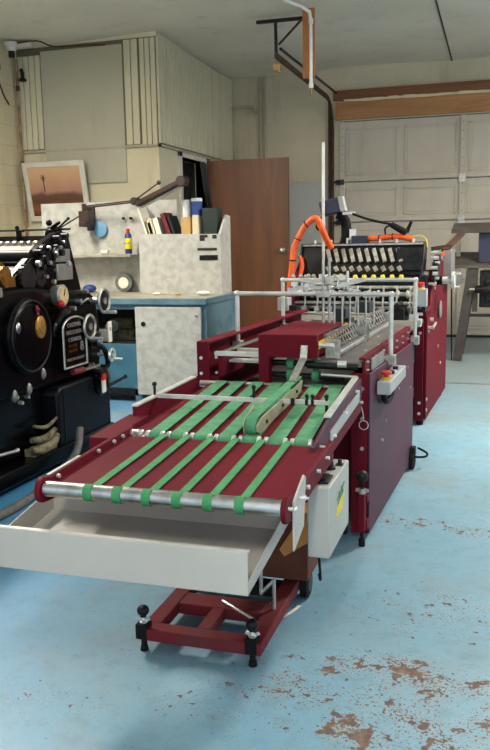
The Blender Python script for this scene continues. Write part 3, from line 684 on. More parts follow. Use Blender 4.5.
# top plate: tall side cheek
ck = pr.part('side_cheek', yz([(3.42,.93),(3.52,1.05),(3.80,1.20),(3.96,1.262),(4.06,1.262),(4.085,1.23),(4.20,.93)], -2.34, -2.29), 'press', bev=.01)
pr.part('cheek_plate', MB().box(-2.289,-2.275,3.90,4.06,1.10,1.17).box(-2.289,-2.275,3.91,4.08,1.0,1.09), 'silverplate', ck, bev=.004)
pr.part('cheek_bolt', MB().cyl((-2.28,4.03,1.09),(-2.262,4.03,1.09),.014).cyl((-2.28,3.95,1.18),(-2.262,3.95,1.18),.01).cyl((-2.28,3.98,1.21),(-2.262,3.98,1.21),.007), 'bright', ck)
pr.part('far_cheek', yz([(3.42,.93),(3.60,1.15),(3.96,1.262),(4.06,1.262),(4.2,.93)], -3.10, -3.06), 'press', bev=.008)
for y, z, r, m in ((3.62,1.03,.06,'iron'),(3.74,1.06,.05,'press'),(3.70,1.14,.03,'iron'),(3.84,1.13,.035,'iron'),(3.50,1.00,.045,'press')):
    pr.part('roller', MB().cyl((-2.56,y,z),(-2.30,y,z),r,n=18), m)
gr = MB()
for y, z, r in ((3.62,1.03,.07),(3.74,1.03,.05),(3.80,1.16,.03)):
    for i in range(16):
        t = 2*PI*i/16; gr.cbox((-2.285,y+r*math.cos(t),z+r*math.sin(t)),(.02,.012,.012),Matrix.Rotation(t,3,'X'))
    gr.cyl((-2.295,y,z),(-2.272,y,z),r,n=24)
pr.part('gear_wheel', gr, 'iron')
lk = MB()
for i in range(11):
    y = 3.72+.028*i; z = 1.16-.018*((i*5)%7)+.01*i
    lk.cyl((-2.29,y,z),(-2.25,y,z),.012+.003*(i%3),n=10)
    lk.bar((-2.262,y,z),(-2.262,y+.05*math.cos(i*1.7),z+.05*math.sin(i*1.7)),.01,.006,up=(1,0,0))
pr.part('linkage', lk, 'iron')
sm = MB()
for y, z, r in ((3.80,1.10,.012),(3.86,1.06,.010),(3.80,1.18,.009),(3.87,1.15,.011),(3.76,1.03,.010),(3.83,1.00,.013),(3.69,1.10,.016)):
    sm.cyl((-2.262,y,z),(-2.244,y,z),r,n=12)
pr.part('linkage_pin', sm, 'zinc')
# brass oiler and hood at the near end
pr.part('brass_gear', MB().lathe((-2.30,3.37,1.05),(1,0,0),[(0,.07),(.02,.075),(.03,.05),(.06,.048)],24).cbox((-2.27,3.42,1.02),(.03,.10,.05)), 'brass', label='yellow brass oiler gear')
pr.part('ink_hood', yz([(2.2,.98),(3.30,.98),(3.36,1.04),(3.37,1.10),(3.32,1.12),(2.2,1.13)], -3.0, -2.30), 'press', bev=.02)
pr.part('side_tray', MB().box(-2.30,-2.215,2.5,3.30,.955,1.0), 'silverplate', bev=.004)
# feed board behind, with white discs and crossbar
fb = pr.part('feed_board', MB().prism([(3.85,1.08),(4.07,1.18),(4.07,1.19),(3.85,1.09)], 'x', -3.4, -2.45), 'silverplate')
pr.part('board_edge', MB().bar((-2.445,3.85,1.09),(-2.445,4.07,1.19),.008,.018), 'zinc', fb)
dk = MB()
for i in range(20): dk.lathe((-3.38+.046*i,4.08,1.205),(1,0,0),[(0,.013),(.018,.013)],14)
pr.part('disc_row', dk, 'zinc', fb, label='small plated feed disc')
pr.part('cross_rail', MB().box(-3.4,-2.36,4.10,4.14,1.215,1.245), 'iron')
pr.part('clamp_bar', MB().cyl((-3.4,4.12,1.275),(-2.30,4.12,1.28),.006,n=8), 'iron')
for x in (-2.79, -2.62):
    s = 1
    pr.part('feed_clamp', MB().cbox((x,4.10,1.25),(.022,.03,.07)).cbox((x+.018,4.09,1.275),(.04,.02,.014)).ball((x-.004,4.09,1.292),.013).cyl((x,4.1,1.25),(x+.025,4.09,1.215),.008,n=8), 'press', bev=.004)
pr.part('upper_casting', MB().cbox((-2.40,4.12,1.265),(.07,.06,.06)).cyl((-2.40,4.06,1.25),(-2.40,4.14,1.25),.035,n=16).bar((-2.42,4.1,1.28),(-2.35,4.1,1.32),.02,.02).ball((-2.41,4.08,1.315),.018), 'press', bev=.01)
pr.part('long_lever', MB().cyl((-2.40,4.10,1.26),(-2.27,4.05,1.335),.006,n=8).ball((-2.27,4.05,1.335),.009), 'iron')
# handwheels
def wheel(c, R, name='handwheel', hz=-.06):
    w = pr.part(name, MB().ring(c,(1,0,0),R,.009,30).cyl((PX-.03,c[1],c[2]),(c[0]+.01,c[1],c[2]),.02,n=14), 'zinc')
    web = MB().lathe((c[0]-.006,c[1],c[2]),(1,0,0),[(0,R-.004),(.006,R-.006),(.01,.02)],28)
    pr.part('wheel_web', web, 'iron', w)
    pr.part('crank_handle', MB().cyl((c[0],c[1]+.01,c[2]+hz),(c[0]+.07,c[1]+.01,c[2]+hz),.010,n=12), 'bright', w)
wheel((-2.17,4.235,.868), .066, hz=-.066)
wheel((-2.18,4.065,.735), .064, hz=-.068)
w = pr.part('small_handwheel', MB().ring((-2.16,4.285,.545),(1,0,0),.034,.009,22).cyl((-2.25,4.285,.545),(-2.15,4.285,.545),.012).cyl((-2.15,4.30,.52),(-2.11,4.32,.515),.008), 'bright')
pr.part('valve_knob', MB().ball((-2.19,4.19,.64),.022).cyl((-2.25,4.19,.64),(-2.19,4.19,.64),.01), 'zinc')
kb = MB()
for y, z in ((4.13,.93),(4.27,.67),(4.22,.60),(4.16,.50),(4.05,.88),(3.98,.845)):
    kb.cyl((-2.25,y,z),(-2.215,y,z),.013,n=10)
pr.part('control_pin', kb, 'zinc')
pr.part('hook_lever', MB().tube([(-2.23,4.06,.86),(-2.20,4.07,.885),(-2.20,4.10,.89),(-2.20,4.12,.875)],.006,8,4), 'zinc')
pr.part('pipe_cluster', MB().tube([(-2.23,4.20,.62),(-2.19,4.25,.58),(-2.2,4.30,.48),(-2.22,4.22,.46)],.016,8,5).tube([(-2.23,4.1,.5),(-2.19,4.17,.47),(-2.2,4.24,.42)],.02,8,5), 'iron')
pr.part('lever_bar', MB().bar((-2.21,3.95,.495),(-2.19,4.17,.50),.012,.02,up=(1,0,0)), 'zinc')
pr.part('red_grip', MB().cyl((-2.21,3.90,.50),(-2.2,4.0,.50),.018,n=10), 'bookred', label='red lever grip')
pr.part('foot_wheel', MB().lathe((-2.24,4.24,.40),(1,0,0),[(0,.09),(.03,.092),(.05,.07),(.055,.03)],28), 'press')
pr.part('lever_handle', MB().cyl((-2.18,4.25,.36),(-2.12,4.36,.40),.010,n=10).ball((-2.118,4.365,.402),.014), 'iron')
tg = pr.part('warning_tag', MB().cbox((-2.15,4.25,.685),(.006,.045,.12)), 'paper', label='white tag hanging at the press end')
pr.part('tag_lettering', text_mesh('8', .03, (-2.146,4.25,.70), (0,1,0), (0,0,1)), 'black', tg)
tg = pr.part('warning_tag', MB().cbox((-2.15,4.145,.385),(.006,.045,.08)), 'paper', label='white tag with a red head')
pr.part('tag_head', MB().cbox((-2.148,4.145,.435),(.008,.047,.035)), 'red', tg)
# teardrop handles and pins on the lower body
for y, z in ((3.39,.462),(3.52,.475),(3.66,.53)):
    pr.part('teardrop_handle', MB().lathe((-2.295,y,z),(1,0,0),[(0,.008),(.03,.009),(.035,.018),(.05,.021),(.06,.012)],16).xf(Matrix.Diagonal((1,.8,1.5)),c=(-2.26,y,z)), 'silverplate')
pr.part('lock_pin', MB().cyl((-2.30,3.30,.18),(-2.25,3.38,.187),.008,n=8).ball((-2.25,3.385,.188),.012), 'bright')
mb = MB()
for i, (y, z) in enumerate(((3.46,.44),(3.56,.425),(3.50,.405))): mb.cyl((-2.30,y,z),(-2.275,y,z),.01,n=8)
pr.part('side_bolt', mb, 'bright')
solo('rag_bundle', MB().tube([(-2.23,3.48,.165),(-2.215,3.56,.15),(-2.215,3.66,.165),(-2.22,3.72,.19)],[.018,.028,.027,.016],10,5).tube([(-2.24,3.50,.21),(-2.22,3.60,.20),(-2.22,3.70,.225)],[.014,.021,.014],10,5).tube([(-2.25,3.54,.275),(-2.225,3.62,.255),(-2.225,3.73,.28)],[.008,.011,.008],10,5).box(-2.285,-2.225,3.5,3.72,.122,.16), 'rag',
     'dirty beige cloths bundled on the ledge low on the black press', 'cloth', (-2.24,3.6,.121))
solo('floor_hose', MB().tube([(-2.15,3.84,.20),(-2.12,3.74,.10),(-2.12,3.58,.03),(-2.10,3.40,.022),(-2.06,3.15,.022),(-2.06,2.90,.022),(-2.10,2.5,.022)],.021,12,8), 'hose', 'grey ribbed hose trailing over the floor from the black press', 'hose', (-2.1,3.3,0))
# ================================================================ TAPE DELIVERY TABLE (nearest machine)
AC = .005
def S(y): return .58+(y-1.755)*.038
dt = Thing('delivery_table', 'maroon delivery table with green tapes, chrome front roller and grey catch tray', 'conveyor table', (-.82, 2.4, 0), AC)
def slab(x0, x1, ya, yb, dz0, dz1): return MB().prism([(ya, S(ya)+dz0), (yb, S(yb)+dz0), (yb, S(yb)+dz1), (ya, S(ya)+dz1)], 'x', x0, x1)
XLd, XRd = -1.112, -.472
dt.part('front_deck', slab(XLd, XRd, 1.785, 2.262, -.025, -.004), 'maroon', bev=.002)
dt.part('rear_deck', slab(-1.12, -.515, 2.318, 3.06, -.025, -.004), 'maroon', bev=.002)
dt.part('under_frame', slab(XLd+.02, XRd-.02, 2.0, 3.0, -.08, -.026), 'maroon')
# side rails of the first section (rounded nose around the roller)
def rail(x0, x1, top):
    n = [(1.765+.030*math.cos(t), .570+.034*math.sin(t)) for t in [PI*(.5+k/8) for k in range(0, 9)]]
    return MB().prism([(2.31, S(2.31)+top), (1.80, S(1.80)+top)]+n+[(1.86, S(1.86)-.055), (2.31, S(2.31)-.055)], 'x', x0, x1)
dt.part('side_rail', rail(XLd-.014, XLd, .016), 'maroon', bev=.002)
dt.part('side_rail', rail(XRd, XRd+.012, .004), 'maroon', bev=.002)
e = dt.part('rail_edge', slab(XLd-.014, XLd-.006, 1.80, 1.97, .016, .019), 'rod', label='bright edge of the left rail')  # pale strip along the front of the rail top
dt.part('outboard_bracket', slab(-1.20, XLd-.016, 2.17, 2.46, -.05, .012), 'maroon', bev=.003)
# rear section rails with pale strips on top
r1 = dt.part('guard_rail', MB().prism([(2.44, S(2.44)-.05), (3.04, S(3.04)-.05), (3.04, S(3.04)+.028), (2.44, S(2.44)+.045)], 'x', -1.178, -1.166), 'maroon', bev=.002)
dt.part('guard_strip', MB().bar((-1.170, 2.44, S(2.44)+.047), (-1.170, 3.00, S(3.0)+.032), .022, .006), 'rod', r1)
dt.part('guard_base', slab(-1.168, XLd-.001, 2.44, 3.04, -.05, -.03), 'maroon', r1)
r2 = dt.part('guard_rail', MB().prism([(2.20, S(2.20)-.04), (3.03, S(3.03)-.075), (3.03, S(3.03)+.042), (2.45, S(2.45)+.045), (2.20, S(2.20)+.012)], 'x', -.505, -.495), 'purple', bev=.002)
dt.part('guard_strip', MB().bar((-.503, 2.42, S(2.42)+.046), (-.517, 3.03, S(3.03)+.045), .022, .006), 'rod', r2)
dt.part('guard_panel', MB().prism([(2.42, S(2.42)-.035), (2.95, S(2.95)-.03), (2.95, S(2.95)+.01), (2.42, S(2.42)+.0)], 'x', -.494, -.489), 'boxgrey', r2, label='grey cover plate')
bt = MB()
for y, dz in ((2.28,-.01),(2.46,-.025),(2.66,0),(2.90,.02),(2.98,-.04)): bt.cyl((-.495,y,S(y)+dz),(-.481,y,S(y)+dz),.006,n=10)
dt.part('guard_bolt', bt, 'bright', r2)
# rollers
ro = dt.part('front_roller', MB().cyl((XLd+.003,1.767,.573),(XRd-.003,1.767,.573),.0205,n=28), 'steel', label='polished chrome front roller')
dt.part('roller_axle', MB().cyl((XRd,1.767,.573),(XRd+.028,1.767,.573),.005,n=10).ball((XRd+.028,1.767,.573),.007).cyl((XLd-.02,1.767,.573),(XLd,1.767,.573),.008,n=10), 'bright', ro)
jx = [-1.062, -.990, -.912, -.832, -.753, -.672, -.590, -.513]
jy = 2.29; jz = S(jy)-.016
js = dt.part('joint_shaft', MB().cyl((-1.16,jy,jz+.002),(-.465,jy,jz+.002),.007,n=12), 'zinc')
for x in jx:
    for dx in (-.013, .009):
        dt.part('shaft_collar', MB().lathe((x+dx-.005,jy-.004,jz+.012),(1,0,0),[(0,.012),(.002,.0145),(.010,.0145),(.012,.012)],16), 'bright', js)
cl = MB()
for x in (-1.150,-1.132,-1.114,-1.098): cl.lathe((x,jy+.0,jz+.014),(1,0,0),[(0,.011),(.011,.013),(.013,.010)],12)
dt.part('collar_stack', cl, 'bright', js)
bt = MB()
for y in (1.83, 2.06, 2.16, 2.22): bt.cyl((XLd+.0,y,S(y)+.006),(XLd+.008,y,S(y)+.006),.006,n=10)
for y in (1.95, 2.08, 2.2): bt.cyl((XRd+.010,y,S(y)-.016),(XRd+.022,y,S(y)-.016),.006,n=10)
dt.part('rail_bolt', bt, 'bright')
# thin front tapes wrap round the front roller
for i in range(6):
    xf = -.981+.0808*i; xb = jx[i+1]
    path = [(jy-.012, S(jy)+.002)]
    path += [(1.785, S(1.785)-.001)]
    path += [(1.767+.0215*math.cos(t), .573+.0215*math.sin(t)) for t in [PI*(.55+.12*k) for k in range(9)]]
    mb = MB().ribbon(path, -.0115, .0115, -.0015)
    for v in mb.v: v.x += xf+(xb-xf)*max(0, min(1, (v.y-1.767)/(jy-1.767)))
    dt.part('front_tape', mb, 'greenthin')
# wide rear tapes
for i in range(7):
    xa = (jx[i]+jx[i+1])/2; w = .0245 if i < 6 else .0265
    shift = -.045
    path = [(3.07, S(3.07)+.003), (2.7, S(2.7)+.003), (2.31, S(2.31)+.003)]+[(jy+.006+.020*math.cos(t), jz+.0+.020*math.sin(t)) for t in [PI*(.5+.14*k) for k in range(7)]]
    mb = MB().ribbon(path, -w, w, -.002)
    for v in mb.v: v.x += xa+shift*max(0, (v.y-2.30)/.77)
    dt.part('rear_tape', mb, 'green')
dt.part('rear_shaft', MB().cyl((-1.17,3.075,S(3.075)-.012),(-.50,3.075,S(3.075)-.012),.014,n=14), 'zinc')
# hold-down cross bar
cb_ = dt.part('cross_bar', MB().box(-1.165, -.535, 2.610, 2.622, .648, .662), 'rod')
dt.part('bar_stud', MB().cyl((-1.172,2.616,.615),(-1.172,2.616,.695),.005,n=8).ball((-1.172,2.616,.697),.009).cyl((-.545,2.616,.62),(-.545,2.616,.675),.005,n=8).ball((-.545,2.616,.677),.008), 'black', cb_)
for x in (-.612, -.592):
    dt.part('thumb_clamp', MB().box(x-.005,x+.005,2.606,2.626,.645,.666).cyl((x,2.616,.666),(x,2.616,.674),.004,n=8).ball((x,2.612,.677),.007), 'black', cb_)
dt.part('clamp_screw', MB().cyl((-.80,2.616,.655),(-.80,2.616,.70),.005,n=8).ball((-.80,2.616,.70),.008).cyl((-.66,2.606,.645),(-.66,2.606,.668),.007,n=10), 'black', cb_)
# belt guide standing on the tapes: two plates with a green belt loop between
def gp(x0, x1):
    return MB().prism([(2.30, S(2.30)+.020), (2.33, S(2.33)+.006), (2.82, S(2.82)+.012), (2.88, S(2.88)+.030), (2.90, S(2.90)+.055), (2.36, S(2.36)+.052), (2.30, S(2.30)+.040)], 'x', x0, x1)
sk = Matrix.Rotation(.0, 3, 'Z')
g1 = dt.part('guide_plate', gp(-.698, -.694), 'greytool', bev=.001)
g2 = dt.part('guide_plate', gp(-.742, -.739).xf(Matrix.Diagonal((1,.18,1)), c=(-.74,2.31,0)), 'greytool', bev=.001)
lp_ = [(2.92,S(2.92)+.062),(2.66,S(2.66)+.061),(2.36,S(2.36)+.056)]+[(2.335+.025*math.cos(t), S(2.335)+.030+.025*math.sin(t)) for t in [PI*(.5+.125*k) for k in range(9)]]+[(2.66,S(2.66)+.008),(2.92,S(2.92)+.012)]
gb = dt.part('guide_belt', MB().ribbon(lp_, -.736, -.702, -.003), 'green')
dt.part('guide_pulley', MB().cyl((-.735,2.335,S(2.335)+.030),(-.703,2.335,S(2.335)+.030),.023,n=24).cyl((-.735,2.90,S(2.90)+.035),(-.703,2.90,S(2.90)+.035),.023,n=24), 'green', gb)
gs = MB()
for y, z in ((2.40,.028),(2.60,.032),(2.80,.035)): gs.cyl((-.694,y,S(y)+z),(-.689,y,S(y)+z),.006,n=10)
dt.part('guide_screw', gs, 'iron', g1)
dt.part('guide_plate_arm', MB().bar((-.715,2.82,S(2.82)+.066),(-.712,2.99,.750),.026,.008).bar((-.712,2.985,.745),(-.712,3.005,.795),.026,.008,up=(0,1,0)), 'zinc', g1)
# catch tray
TX0, TX1 = -1.222, -.528
tr = MB()
tr.prism([(1.66,.395),(2.06,.445),(2.06,.450),(1.66,.400)], 'x', TX0, TX1)
tr.box(TX0, TX1, 1.655, 1.660, .395, .500).box(TX0, TX1, 1.660, 1.675, .496, .500)
tr.box(TX0, TX1, 1.975, 1.980, .43, .545)
tr.prism([(1.66,.395),(2.06,.445),(2.06,.52),(1.95,.50),(1.66,.452)], 'x', TX0, TX0+.004)
tr.prism([(1.66,.395),(2.10,.447),(2.10,.50),(1.66,.425)], 'x', TX1-.004, TX1)
ty = dt.part('catch_tray', tr, 'tray', bev=.0012, label='light grey sheet metal catch tray')
# the inner riser under the roller
dt.part('lip_edge', MB().box(TX0, TX1, 1.660, 1.673, .4965, .5005), 'rod', ty)
dt.part('tray_bracket', MB().prism([(1.80,.455),(1.90,.485),(1.925,.605),(1.905,.617),(1.80,.580)], 'x', -.459, -.454), 'tray', bev=.001)
dt.part('bracket_bolt', MB().cyl((-.447,1.85,.575),(-.437,1.85,.575),.007,n=10).cyl((-.469,1.85,.575),(-.43,1.85,.575),.003,n=8), 'bright')
# control box
CB = dt.part('control_box', MB().box(-.492,-.430,2.10,2.40,.318,.524), 'ctrl', bev=.004, label='light grey control box')
dt.part('rocker_switch', MB().box(-.484,-.440,2.13,2.205,.524,.532), 'black', CB, bev=.002)
dt.part('switch_rocker', MB().prism([(2.14,.532),(2.195,.532),(2.195,.537),(2.165,.533),(2.14,.539)], 'x', -.476, -.448), 'iron', CB)
dt.part('speed_dial', MB().lathe((-.466,2.285,.524),(0,0,1),[(0,.017),(.006,.017),(.008,.011),(.024,.010),(.026,.006)],18), 'black', CB)
dt.part('toggle', MB().cyl((-.448,2.345,.524),(-.448,2.345,.538),.006,n=8).box(-.458,-.436,2.32,2.35,.524,.526), 'iron', CB)
sc_ = MB()
for y in (2.115, 2.385):
    for z in (.332, .512): sc_.cyl((-.430,y,z),(-.4285,y,z),.005,n=10)
dt.part('cover_screw', sc_, 'zinc', CB)
dt.part('maker_badge', MB().prism([(2.20,.405),(2.29,.405),(2.315,.44),(2.26,.452),(2.20,.43)], 'x', -.430, -.4288), 'yellow', CB, label='yellow badge')
dt.part('maker_mark', MB().bar((-.4285,2.205,.455),(-.4285,2.315,.478),.006,.001,up=(1,0,0)).bar((-.4285,2.215,.440),(-.4285,2.30,.458),.004,.001,up=(1,0,0)).ring((-.4285,2.24,.462),(1,0,0),.008,.0012,14,6).ring((-.4285,2.28,.470),(1,0,0),.008,.0012,14,6), 'greenthin', CB, label='green marks above the badge')
dt.part('cable', MB().tube([(-.475,2.16,.318),(-.472,2.17,.25),(-.478,2.2,.21),(-.50,2.28,.19)],.004,8,4).tube([(-.44,2.38,.318),(-.44,2.40,.29),(-.46,2.43,.29),(-.50,2.45,.34)],.010,8,4), 'rubber', CB)
# support frame
fz0, fz1 = .040, .077
bf = MB().box(-.985,-.61,2.02,2.07,fz0,fz1).box(-.985,-.935,2.07,2.56,fz0,fz1).box(-.662,-.61,2.07,2.56,fz0,fz1).box(-.82,-.78,2.07,2.21,fz0,fz1).box(-.935,-.662,2.21,2.29,fz0,fz1)
dt.part('base_frame', bf, 'basered', bev=.003)
dt.part('support_column', MB().box(-.90,-.80,2.40,2.46,fz0,.53).box(-1.05,-.55,2.38,2.46,.50,.525).box(-.94,-.66,2.40,2.46,fz0,fz1), 'iron')
dt.part('box_support', MB().box(-.935,-.63,2.47,2.53,.0775,.0995), 'basered')
dt.part('tilt_crank', MB().cyl((-.633,2.246,fz1),(-.633,2.246,.175),.006,n=10).cyl((-.633,2.246,.170),(-.672,2.240,.128),.006,n=10).cyl((-.672,2.240,.124),(-.674,2.240,.26),.006,n=10), 'zinc')
dt.part('lock_rod', MB().cyl((-.80,2.245,.083),(-.675,2.155,.083),.005,n=10), 'bright')
for x in (-.978, -.640):
    f = dt.part('leveling_foot', MB().cyl((x,2.04,.008),(x,2.04,.115),.0055,n=10).cyl((x,2.04,0),(x,2.04,.014),.013,.011,14).cyl((x,2.04,.014),(x,2.04,.045),.009,n=12), 'rubber')
    dt.part('corner_block', MB().box(x-.018,x+.018,2.018,2.060,.042,.088), 'rubber', f, bev=.003)
    dt.part('wing_nut', MB().lathe((x,2.04,.088),(0,0,1),[(0,.012),(.003,.012),(.006,.007),(.016,.006),(.02,.005)],14).cbox((x-.013,2.04,.097),(.016,.004,.009),Matrix.Rotation(.5,3,'Y')).cbox((x+.013,2.04,.097),(.016,.004,.009),Matrix.Rotation(-.5,3,'Y')), 'bright', f)
    dt.part('ball_knob', MB().ball((x,2.04,.125),.0185,16,(1,1,.9)).cyl((x,2.04,.105),(x,2.04,.115),.009,n=12), 'black', f)
for x in (-.597, -1.00):
    c_ = dt.part('caster', MB().lathe((x-.014,2.52,.048),(1,0,0),[(0,.040),(.003,.048),(.025,.048),(.028,.040)],28), 'rubber')
    dt.part('caster_hub', MB().lathe((x-.017,2.52,.048),(1,0,0),[(0,.012),(.002,.026),(.032,.026),(.034,.012)],20), 'iron', c_)
    dt.part('caster_axle', MB().cyl((min(x,-.63 if x>-.8 else x),2.52,.05),(max(x,-.97 if x<-.8 else x),2.52,.05),.007,n=8), 'iron', c_)
bxs = Thing('cardboard_box', 'brown cardboard box with one flap folded out, sitting under the delivery table', 'box', (-.66, 2.46, .10), AC)
bxs.part('box_body', MB().box(-.78,-.567,2.42,2.60,.1005,.30), 'cardin', bev=.002, label='dark brown side')  # body in a darker brown than the flap and lid
bxs.part('box_flap', MB().prism([(-.659,.205),(-.642,.183),(-.566,.235),(-.566,.335),(-.585,.335),(-.60,.30)], 'y', 2.408, 2.412).box(-.70,-.567,2.404,2.419,.325,.33), 'cardboard')
bxs.part('box_lid', MB().box(-.78,-.567,2.42,2.60,.301,.306), 'cardboard')

# ================================================================ REGISTER TABLE (middle machine)
AM = .049; Y0 = 3.058; Y1 = 4.21
rt_ = Thing('feed_table', 'maroon feed table with a hooded roller unit and a row of silver balls', 'feed machine', (-.97, 3.6, 0), AM)
XR0, XL0 = -.605, -1.334
pp = MB().prism([(Y0,.03),(Y1,.03),(Y1,.665),(Y0,.68)], 'x', XR0-.008, XR0)
sp_ = rt_.part('side_panel', pp, 'purple', bev=.003, label='plum side panel')
rt_.part('front_post', MB().box(XR0-.075, XR0-.009, Y0, Y0+.012, .03, .68).box(XR0-.075, XR0-.067, Y0+.012, Y0+.3, .03, .68), 'maroon', bev=.002)
rt_.part('rear_post', MB().box(XR0-.06, XR0-.009, Y1-.05, Y1, .03, .66), 'maroon')
rt_.part('inner_panel', MB().box(-1.27, -.68, Y0+.14, Y0+.15, .06, .60), 'maroon', label='recessed front panel')
rt_.part('side_panel', MB().box(XL0, XL0+.008, Y0, Y1+.4, .03, .786).box(XL0, XL0+.055, Y0, Y1+.4, .778, .788).box(XL0,XL0+.055,Y0,Y0+.008,.03,.78), 'maroon', bev=.002)
rt_.part('left_rail', MB().box(XL0+.085, XL0+.105, Y0+.03, Y1+.3, .64, .735).box(XL0+.008, XL0+.085, Y0+.03,Y1+.3, .62,.64), 'maroon', bev=.002)
rt_.part('left_rail_strip', MB().box(XL0+.085, XL0+.11, Y0+.03, Y1+.3, .737, .743), 'zinc')
rt_.part('floor_plate', MB().box(-1.24, -.68, Y0+.15, Y1, .55, .57), 'recess_shade')
rt_.part('back_panel', MB().box(-1.27, -.68, Y1-.01, Y1, .06, .60), 'maroon')
# small fasteners on the side panel
bt = MB()
for y, z in ((3.30,.36),(3.33,.35),(3.40,.42),(3.55,.50),(3.74,.50),(4.0,.56),(4.1,.44)): bt.cyl((XR0,y,z),(XR0+.004,y,z),.007,n=10)
rt_.part('panel_screw', bt, 'zinc', sp_)
bt = MB()
for z in (.62,.50,.38,.20): bt.cyl((XR0-.03,Y0-.004,z),(XR0-.03,Y0,z),.008,n=10)
rt_.part('post_screw', bt, 'zinc')
# upper rails and slide block along the right-hand edge
ur = rt_.part('upper_rail', MB().prism([(Y0-.0,.665),(Y1+.0,.655),(Y1,.735),(Y0,.74)], 'x', XR0-.03, XR0-.02).box(XR0-.045,XR0-.02,Y0,Y1,.733,.741), 'maroon', bev=.002)
rt_.part('slide_plate', MB().box(XR0-.019,XR0-.010,Y0+.10,Y0+.36,.675,.725), 'silverplate', ur, bev=.002)
bt = MB()
for i in range(7):
    for z in (.690, .722): bt.cyl((XR0-.02,Y0+.03+i*.17,z),(XR0-.010,Y0+.03+i*.17,z),.0045,n=10)
rt_.part('rail_screw', bt, 'bright', ur)
# feed bed
rt_.part('feed_bed', MB().box(-.832, XR0-.035, Y0+.01, 4.72, .700, .722), 'darkgrey', bev=.004, label='grey feed bed')
rt_.part('bed_nose', MB().cyl((-.86,Y0+.02,.705),(-.655,Y0+.02,.702),.016,n=16), 'iron')
rt_.part('nose_roller', MB().cyl((-.80,Y0-.0,.670),(-.655,Y0-.0,.665),.006,n=12).cyl((-.735,Y0+.01,.712),(-.70,Y0+.01,.712),.014,n=12), 'bright')
rt_.part('bed_marking', MB().box(-.70,-.69,3.4,3.42,.7222,.7228).box(-.68,-.672,3.6,3.62,.7222,.7228).box(-.74,-.73,3.9,3.92,.7222,.7228), 'white')
# hood
CV0, CV1, CVZ = -1.056, -.812, .828
hd = MB().prism([(CV0,.62),(CV0+.045,.62),(CV0+.045,.735),(CV1,.735),(CV1,CVZ),(CV0,CVZ)], 'y', Y0-.02, Y0+.02).box(CV0,CV1,Y0+.02,Y0+.50,CVZ-.006,CVZ).box(CV0,CV0+.006,Y0+.02,Y0+.50,.70,CVZ-.006)
hood = rt_.part('roller_hood', hd, 'maroon', bev=.003, label='maroon sheet metal hood')
rt_.part('warning_edge', MB().prism([(Y0+.0,.77),(Y0+.50,.80),(Y0+.50,.825),(Y0+.0,.80)], 'x', CV1, CV1+.004), 'yellowstripe', hood, label='yellow strip along the hood edge')
rt_.part('hood_side', MB().prism([(Y0+.02,.745),(Y0+.50,.745),(Y0+.50,.77),(Y0+.02,.77)], 'x', CV1-.006, CV1), 'maroon', hood)
# drive rollers with pale green tyres inside the opening
for z in (.705, .655):
    s_ = rt_.part('drive_shaft', MB().cyl((-1.02,Y0+.05,z),(-.72,Y0+.05,z-.004),.012,n=14), 'iron')
    for x in (-.955, -.85):
        rt_.part('rubber_tyre', MB().lathe((x,Y0+.05,z),(1,0,0),[(0,.020),(.004,.0245),(.026,.0245),(.030,.020)],22), 'cream' if 0 else 'green', s_)
rt_.part('belt_end', MB().cyl((-.80,Y0+.06,.650),(-.74,Y0+.06,.648),.016,n=14), 'rubber')
rt_.part('hood_rod', MB().cyl((CV1+.004,Y0+.0,.787),(-.748,Y0+.0,.786),.0095,n=14), 'rod')
# ball weights in two cages
def cage(ya, yb, n, z):
    c = rt_.part('ball_cage', MB().box(-.747,-.743,ya-.01,yb+.01,z+.030,z+.038).box(-.783,-.779,ya-.01,yb+.01,z+.030,z+.038).box(-.80,-.74,ya-.014,ya-.010,z,z+.075).box(-.80,-.74,yb+.010,yb+.014,z,z+.075), 'zinc')
    for i in range(n):
        y = ya+.012+(yb-ya-.024)*i/(n-1)
        b_ = rt_.part('ball_weight', MB().ball((-.763,y,z+.018),.0175,14), 'bright', c)
        rt_.part('ball_holder', MB().ring((-.761,y,z+.034),(0,0,1),.0145,.003,16,6).bar((-.768,y,z+.03),(-.800,y+.016,z+.085),.008,.003), 'dullsteel', c)
    rt_.part('cage_rail', MB().bar((-.805,ya,z+.088),(-.805,yb,z+.088),.012,.012).bar((-.79,ya,z+.06),(-.79,yb,z+.06),.006,.006), 'dullsteel', c)
cage(3.14, 3.64, 11, .726)
cage(3.72, 4.30, 11, .726)
rt_.part('cage_mount', MB().box(-.84,-.80,3.60,3.66,.722,.84).box(-.85,-.79,4.30,4.36,.722,.80), 'iron')
rt_.part('register_block', MB().box(-.90,-.84,3.66,3.78,.80,.88), 'darkgreen', bev=.004, label='dull green block')
rt_.part('register_block', MB().box(-.93,-.86,4.30,4.42,.80,.86), 'darkgreen', bev=.004, label='second dull green block')
# low cross bars at the left
rt_.part('left_cross_bar', MB().box(-1.262,-1.06,Y0+.02,Y0+.045,.728,.745).box(-1.262,-1.06,Y0+.20,Y0+.23,.715,.735).box(-1.262,-1.06,Y0+.10,Y0+.16,.69,.70), 'rod')
rt_.part('left_shaft', MB().box(-1.262,-1.06,Y0+.30,Y0+.50,.66,.67), 'silverplate')
bt = MB()
for z in (.72, .655): bt.cyl((XL0+.02,Y0-.005,z),(XL0+.02,Y0,z),.007,n=10).cyl((XL0+.075,Y0+.028,z),(XL0+.075,Y0+.034,z),.006,n=10)
rt_.part('left_screw', bt, 'bright')
